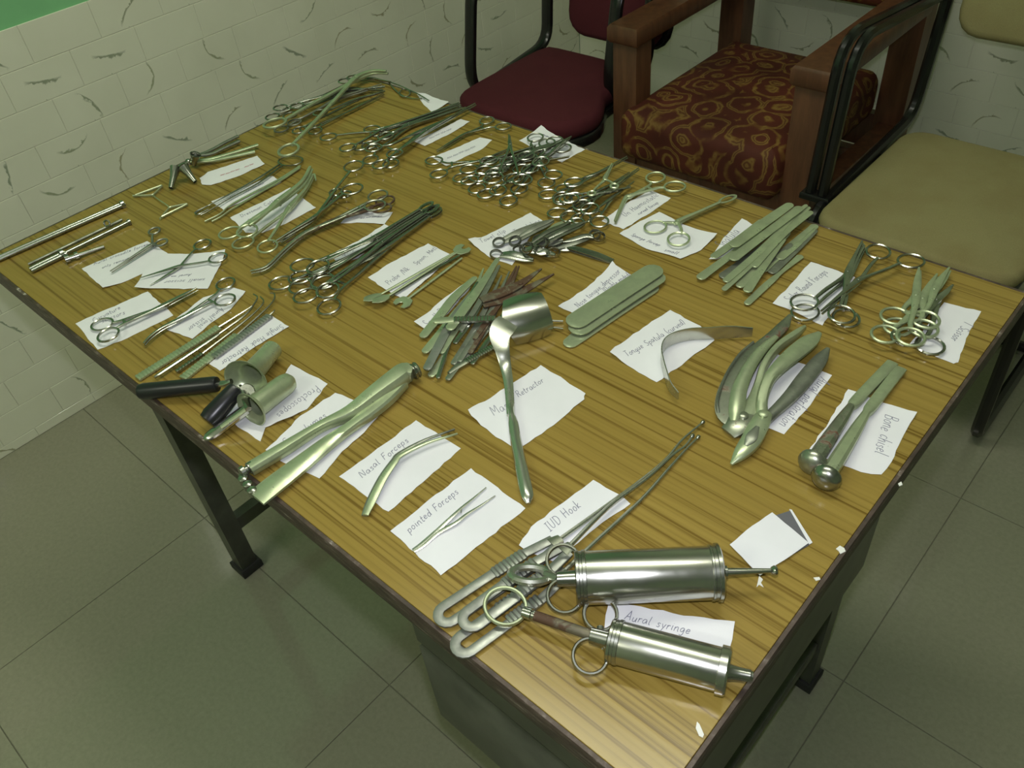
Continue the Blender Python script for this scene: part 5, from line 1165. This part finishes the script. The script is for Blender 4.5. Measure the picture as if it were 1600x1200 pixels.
MB().lathe(T((0.8444, -0.6032), .004), (0.6, -0.8, 0), [(0, .0006), (.004, .0006)], 6).build('stop_pin', STEEL, t)
t = thing('bent_nasal_forceps', 'bent nasal forceps angled in the middle on the nasal forceps slip', 'forceps', T((0.7526, -0.6005), .001))
for pts, dz in (([(0.7774, -0.6630), (0.7689, -0.6478), (0.7581, -0.6238), (0.7518, -0.6032), (0.7494, -0.5925), (0.7555, -0.5644), (0.7673, -0.5347)], 0), ([(0.7799, -0.6629), (0.7720, -0.6473), (0.7619, -0.6239), (0.7563, -0.6039), (0.7545, -0.5938), (0.7624, -0.5667), (0.7761, -0.5390)], .0028)):
    w_ = [.0030, .0040, .0036, .0028, .0022, .0016, .0008]
    R = cat([np.array([*T(p, .002 + dz + h), a]) for p, h, a in zip(pts, (0, .001, .003, .004, .004, .003, .001), w_)], 4)
    MB().sweep([q[:3] for q in R], [q[3] for q in R], .0011, 8, False, (0, 0, 1), 3).build('prong', DULL if dz == 0 else SATIN, t)

# ------------------------------------------------------------------ long tapered specula over the front edge
t = thing('tapered_speculum', 'long tapered steel tool with collared end, upper of the crossing pair', 'speculum', T((0.6600, -0.6056), .003))
bar([((0.6799, -0.5083), .011, .0075, .0075), ((0.6731, -0.5133), .012, .0115, .0095), ((0.6727, -0.5260), .012, .0120, .0100), ((0.6712, -0.5539), .011, .0102, .0090), ((0.6697, -0.5880), .010, .0078, .0070), ((0.6599, -0.6182), .009, .0052, .0058), ((0.6550, -0.6593), .009, .0066, .0066), ((0.6490, -0.6977), .0085, .0070, .0064)], 4, 3.0).build('shaft', SATIN, t)
c3 = T((0.6786, -0.5042), .012); d3 = unit(T((0.6768, -0.5130), .012) - c3)
MB().lathe(c3 - d3 * .004, d3, [(0, .004), (.0005, .0085), (.002, .0092), (.0035, .0078), (.005, .0088), (.007, .0088), (.0075, .006)], 18).build('collar', STEEL, t)
MB().lathe(T((0.6477, -0.6976), .009), unit(T((0.6468, -0.7076), .009) - T((0.6477, -0.6976), .009)), [(-.004, .0058), (.001, .0062), (.002, .004), (.004, .004), (.005, .0066), (.009, .0066), (.010, .004)], 16).build('knob', STEEL, t)
t = thing('tapered_speculum', 'long tapered tool with broad yellowish flat end over the table edge', 'speculum', T((0.6812, -0.6393), .003))
bar([((0.6783, -0.5219), .007, .0070, .0060), ((0.6815, -0.5486), .007, .0092, .0062), ((0.6831, -0.5732), .007, .0086, .0060), ((0.6838, -0.5955), .007, .0058, .0055), ((0.6820, -0.6235), .007, .0082, .0045), ((0.6828, -0.6645), .007, .0110, .0036), ((0.6832, -0.6957), .007, .0122, .0030), ((0.6834, -0.7153), .0065, .0122, .0022)], 4, 3.4).build('shaft', SATIN, t)
for p in ((0.6538, -0.7094), (0.6635, -0.7109), (0.6731, -0.7125)):
    MB().lathe(T(p, .007) - V(0, 0, .005), (0, 0, 1), [(0, .003), (.001, .0046), (.008, .0046), (.009, .003)], 12).build('spool', STEEL, t)
MB().sweep([T((0.6463, -0.7080), .007), T((0.6791, -0.7137), .006)], .0022, None, 8).build('end_pin', STEEL, t)

# ------------------------------------------------------------------ proctoscopes
def tube_shell(mb, o, ax, prof, thick=.0009, n=28):
    """open thin-walled tube: outer profile then back along the inner side"""
    inner = [(d, max(r - thick, .0005)) for d, r in prof][::-1]
    return mb.lathe(o, ax, prof + inner + [prof[0]], n, False)
t = thing('proctoscope', 'proctoscope tube with flared rim, black handle pointing left over the edge', 'proctoscope', T((0.5266, -0.6204), .001))
a3, b3 = V(*(0.5531, -0.6292), ZT + .024), V(*(0.5213, -0.5763), ZT + .0125); ax = unit(b3 - a3); lb = np.linalg.norm(b3 - a3)
tube_shell(MB(), a3, ax, [(-.003, .0245), (0, .0225), (.005, .0160), (.011, .0122), (lb * .6, .0112), (lb, .0106)]).build('flared_tube', SATIN, t)
hs_, he = V(*(0.5270, -0.6505), ZT + .018), V(*(0.4542, -0.7076), ZT + .009); hx = unit(he - hs_); hl = np.linalg.norm(he - hs_)
MB().lathe(hs_, hx, [(0, .005), (.001, .0080), (.004, .0088), (hl - .006, .0092), (hl - .001, .0082), (hl, .005)], 18).build('black_handle', BLACK, t)
MB().sweep([hs_ + hx * .002, V(*(0.5349, -0.6460), ZT + .020), a3 + V(-.012, -.012, -.001)], [.0042, .0042, .003], .003, 8).build('handle_stem', STEEL, t)
t = thing('proctoscope', 'proctoscope tube with round closed nose, black handle pointing to the viewer', 'proctoscope', T((0.5712, -0.6431), .001))
a3, b3 = V(*(0.5908, -0.6512), ZT + .019), V(*(0.5807, -0.5927), ZT + .0125); ax = unit(b3 - a3); lb = np.linalg.norm(b3 - a3)
tube_shell(MB(), a3, ax, [(-.0015, .0195), (0, .0192), (.0025, .0165), (.005, .0126), (lb - .012, .0116), (lb - .005, .0098), (lb - .001, .005), (lb, .0012)]).build('flared_tube', SATIN, t)
hs_, he = V(*(0.5590, -0.6447), ZT + .026), V(*(0.5604, -0.6885), ZT + .012); hx = unit(he - hs_); hl = np.linalg.norm(he - hs_)
MB().lathe(hs_, hx, [(0, .005), (.001, .0085), (.004, .0095), (hl - .008, .0112), (hl - .001, .0098), (hl, .006)], 18).build('black_handle', BLACK, t)
MB().sweep([hs_ - hx * .001, V(*(0.5668, -0.6435), ZT + .024), a3 + V(.002, -.004, .004)], [.0045, .0045, .0035], .003, 8).build('handle_stem', STEEL, t)
MB().lathe(V(*(0.5701, -0.6410), ZT + .023), unit(V(.5, -.5, .7)), [(0, .0085), (.0012, .0092), (.0025, .0085)], 22).build('round_plate', STEEL, t)
bar([((0.5829, -0.6532), .016, .0062, .0050), ((0.5789, -0.6686), .012, .0066, .0045), ((0.5755, -0.6871), .008, .0070, .0040), ((0.5730, -0.6979), .006, .0058, .0032), ((0.5718, -0.7021), .005, .0020, .0016)], 4, 2.2).build('obturator', CHROME, t)
MB().sweep([V(*(0.5877, -0.6559), ZT + .0205), V(*(0.5798, -0.6841), ZT + .0125)], .0028, .0016, 8).build('obturator_rib', SATIN, t)

# ------------------------------------------------------------------ ridged single hooks
g = 'ridged single hooks'
def ridged_hook(label, a, b, c_, tip, w, z, m_=None, smooth=False):
    A, B, Cc = T(a, z / 1000), T(b, z / 1000), T(c_, z / 1000 + .001)
    o = thing('single_hook', label, 'hook', lerp(A, B, .5) - V(0, 0, z / 1000), g)
    if smooth: MB().sweep([A, lerp(A, B, .06), lerp(A, B, .94), B], [w * .5, w, w, w * .7], w * .7, 8).build('handle', m_ or STEEL, o)
    else: ridged_handle(MB(), A, B, w, .0015, int(np.linalg.norm(B - A) / .0040), .0009).build('handle', m_ or SATIN, o)
    pts = [B - unit(B - A) * .004, Cc] + [T(p, z / 1000 + .0015 + .001 * i) for i, p in enumerate(tip)]
    R = cat(pts, 5); MB().sweep(R, [max(.0007, .0015 - .0008 * i / len(R)) for i in range(len(R))], None, 6).build('hook_rod', STEEL, o)
ridged_hook('broad ridged hook farthest from the viewer, handle end near the left edge', (0.4232, -0.6956), (0.4212, -0.5859), (0.4220, -0.5524), [(0.4218, -0.5372)], .0054, 2.5)
ridged_hook('smooth-handled hook lying over the far ridged one', (0.4415, -0.6834), (0.4362, -0.5940), (0.4328, -0.5552), [(0.4234, -0.5345), (0.4168, -0.5251), (0.4083, -0.5249)], .0026, 5, None, True)
ridged_hook('hook with beaded shaft in the middle of the row', (0.4509, -0.6620), (0.4486, -0.6258), (0.4409, -0.5673), [(0.4343, -0.5375), (0.4284, -0.5247), (0.4173, -0.5216)], .0024, 3, STEEL)
ridged_hook('hook with a broad ridged handle in the middle and the largest curved end', (0.4667, -0.6634), (0.4525, -0.5807), (0.4429, -0.5389), [(0.4356, -0.5165), (0.4267, -0.5071), (0.4209, -0.5096)], .0056, 2.5)
ridged_hook('ridged hook nearest the viewer lying on its slip', (0.4642, -0.6213), (0.4546, -0.5351), (0.4537, -0.5297), [(0.4525, -0.5260)], .0050, 3, GREYST)

# ------------------------------------------------------------------ tubes, specula and wire spring at the left edge
g = 'thin metal tubes along the left edge'
for l, a, b in (('long straight double tube nearest the wall, far half', (0.0291, -0.6970), (0.0479, -0.5041)),):
    A, B = T(a, .004), T(b, .004); s = perp(unit(B - A))
    t = thing('double_tube', 'long straight double tube lying nearest the wall along the left edge', 'tube', lerp(A, B, .5) - V(0, 0, .003), g)
    for k in (-1, 1): MB().sweep([A + s * k * .0032, B + s * k * .0030], .0028, None, 10).build('tube', STEEL, t)
    MB().lathe(B - unit(B - A) * .006, unit(B - A), [(0, .0045), (.0005, .0062), (.005, .0062), (.006, .005)], 14).build('end_ferrule', STEEL, t)
A, B = T((0.0802, -0.6670), .003), T((0.0854, -0.5290), .003); ax = unit(B - A)
t = thing('suction_cannula', 'thin dark cannula with a small ring knob between the two tubes', 'cannula', lerp(A, B, .5) - V(0, 0, .002), g)
MB().sweep([A, B], .0019, None, 8).build('tube', DULL, t); MB().ring(V(*(0.0854, -0.5505), ZT + .008), .0045, .004, 0, .0013, 14, 6, unit(V(.4, -.6, .5))).build('ring_knob', STEEL, t)
A, B = T((0.0989, -0.6719), .004), T((0.1029, -0.5254), .004); ax = unit(B - A); s = perp(ax)
t = thing('trocar_tube', 'two-barrelled tube with screw fittings, nearest of the left edge tubes', 'tube', lerp(A, B, .5) - V(0, 0, .003), g)
for k in (-1, 1): MB().sweep([A + s * k * .0033, lerp(A, B, .34) + s * k * .0033], .003, None, 10).build('barrel', STEEL, t)
MB().sweep([lerp(A, B, .3), B], .0028, None, 10).build('tube', STEEL, t)
MB().lathe(B - ax * .004, ax, [(0, .003), (.0005, .0044), (.004, .0044), (.0045, .002)], 12).build('end_bead', STEEL, t)
MB().lathe(T((0.0993, -0.6299), .004), ax, [(0, .005), (.0005, .0075), (.005, .0075), (.0055, .005)], 14).build('clamp', STEEL, t)
MB().lathe(T((0.1180, -0.6316), .005), unit(T((0.1299, -0.5828), .003) - T((0.1180, -0.6316), .005)), [(0, .0035), (.0005, .006), (.006, .006), (.0065, .0035), (.013, .0035), (.0135, .0056), (.018, .0056), (.0185, .003), (.052, .0022), (.0525, .001)], 14).build('side_nozzle', STEEL, t)

t = thing('wire_nasal_speculum', 'small U-shaped wire nasal speculum with two flat prongs near the wall', 'speculum', T((0.0874, -0.4629), .001))
MB().sweep(cat([T(q, h) for q, h in (((0.0615, -0.4649), .003), ((0.0840, -0.4674), .004), ((0.1077, -0.4686), .004), ((0.1160, -0.4693), .003))], 4), .0009, None, 6).build('spring_wire', SATIN, t)
MB().sweep(fillet([T(p, .003) for p in [(0.0362, -0.4838), (0.0615, -0.4649), (0.0471, -0.4390), (0.0379, -0.4805)]], .004, 3), .0012, .0018, 6).build('prong_frame', SATIN, t)
MB().sweep(fillet([T(p, .003) for p in [(0.1328, -0.4951), (0.1160, -0.4693), (0.1314, -0.4465), (0.1304, -0.4906)]], .004, 3), .0012, .0018, 6).build('prong_frame', SATIN, t)

def vienna(label, joint, cone1, cone2, h1, h2, m_):
    J = T(joint, .010)
    o = thing('nasal_speculum', label, 'speculum', T(joint, .001), 'nasal specula with angled cones')
    for cn in (cone1, cone2):
        if cn is None: continue
        c0, c1 = V(*cn[0], ZT + .020), V(*cn[1], ZT + .004); ax = unit(c1 - c0); ll = np.linalg.norm(c1 - c0)
        tube_shell(MB(), c0, ax, [(-.002, .0085), (.002, .0075), (ll * .4, .0052), (ll, .0036)], .0008, 16).build('cone', STEEL, o)
        MB().sweep([c0, lerp(c0, J, .5) + V(0, 0, .002), J], .0022, .0016, 8).build('cone_arm', STEEL, o)
    for hh in (h1, h2):
        R = cat([J] + [T(p, .006) for p in hh], 5); MB().sweep(R, .0032, .0022, 8, False, (0, 0, 1), 2.6).build('handle', m_, o)
    MB().lathe(J - V(0, 0, .004), (0, 0, 1), [(0, .004), (.007, .0042), (.008, .003)], 12).build('pivot_screw', STEEL, o)
vienna('nasal speculum with two bright cones pointing towards the viewer', (0.0299, -0.3808), ((0.0526, -0.4139), (0.0683, -0.4378)), ((0.0632, -0.4048), (0.0840, -0.4052)), [(0.0499, -0.3560), (0.0690, -0.3269), (0.0864, -0.2964)], [(0.0443, -0.3524), (0.0606, -0.3152), (0.0726, -0.2804)], SATIN)
vienna('dark nasal speculum lying against the wall-side edge behind the bright one', (0.0239, -0.3606), None, ((0.0409, -0.3712), (0.0351, -0.3766)), [(0.0197, -0.3363), (0.0171, -0.3079), (0.0165, -0.2801)], [(0.0311, -0.3414), (0.0325, -0.3157), (0.0340, -0.2896)], DULL)
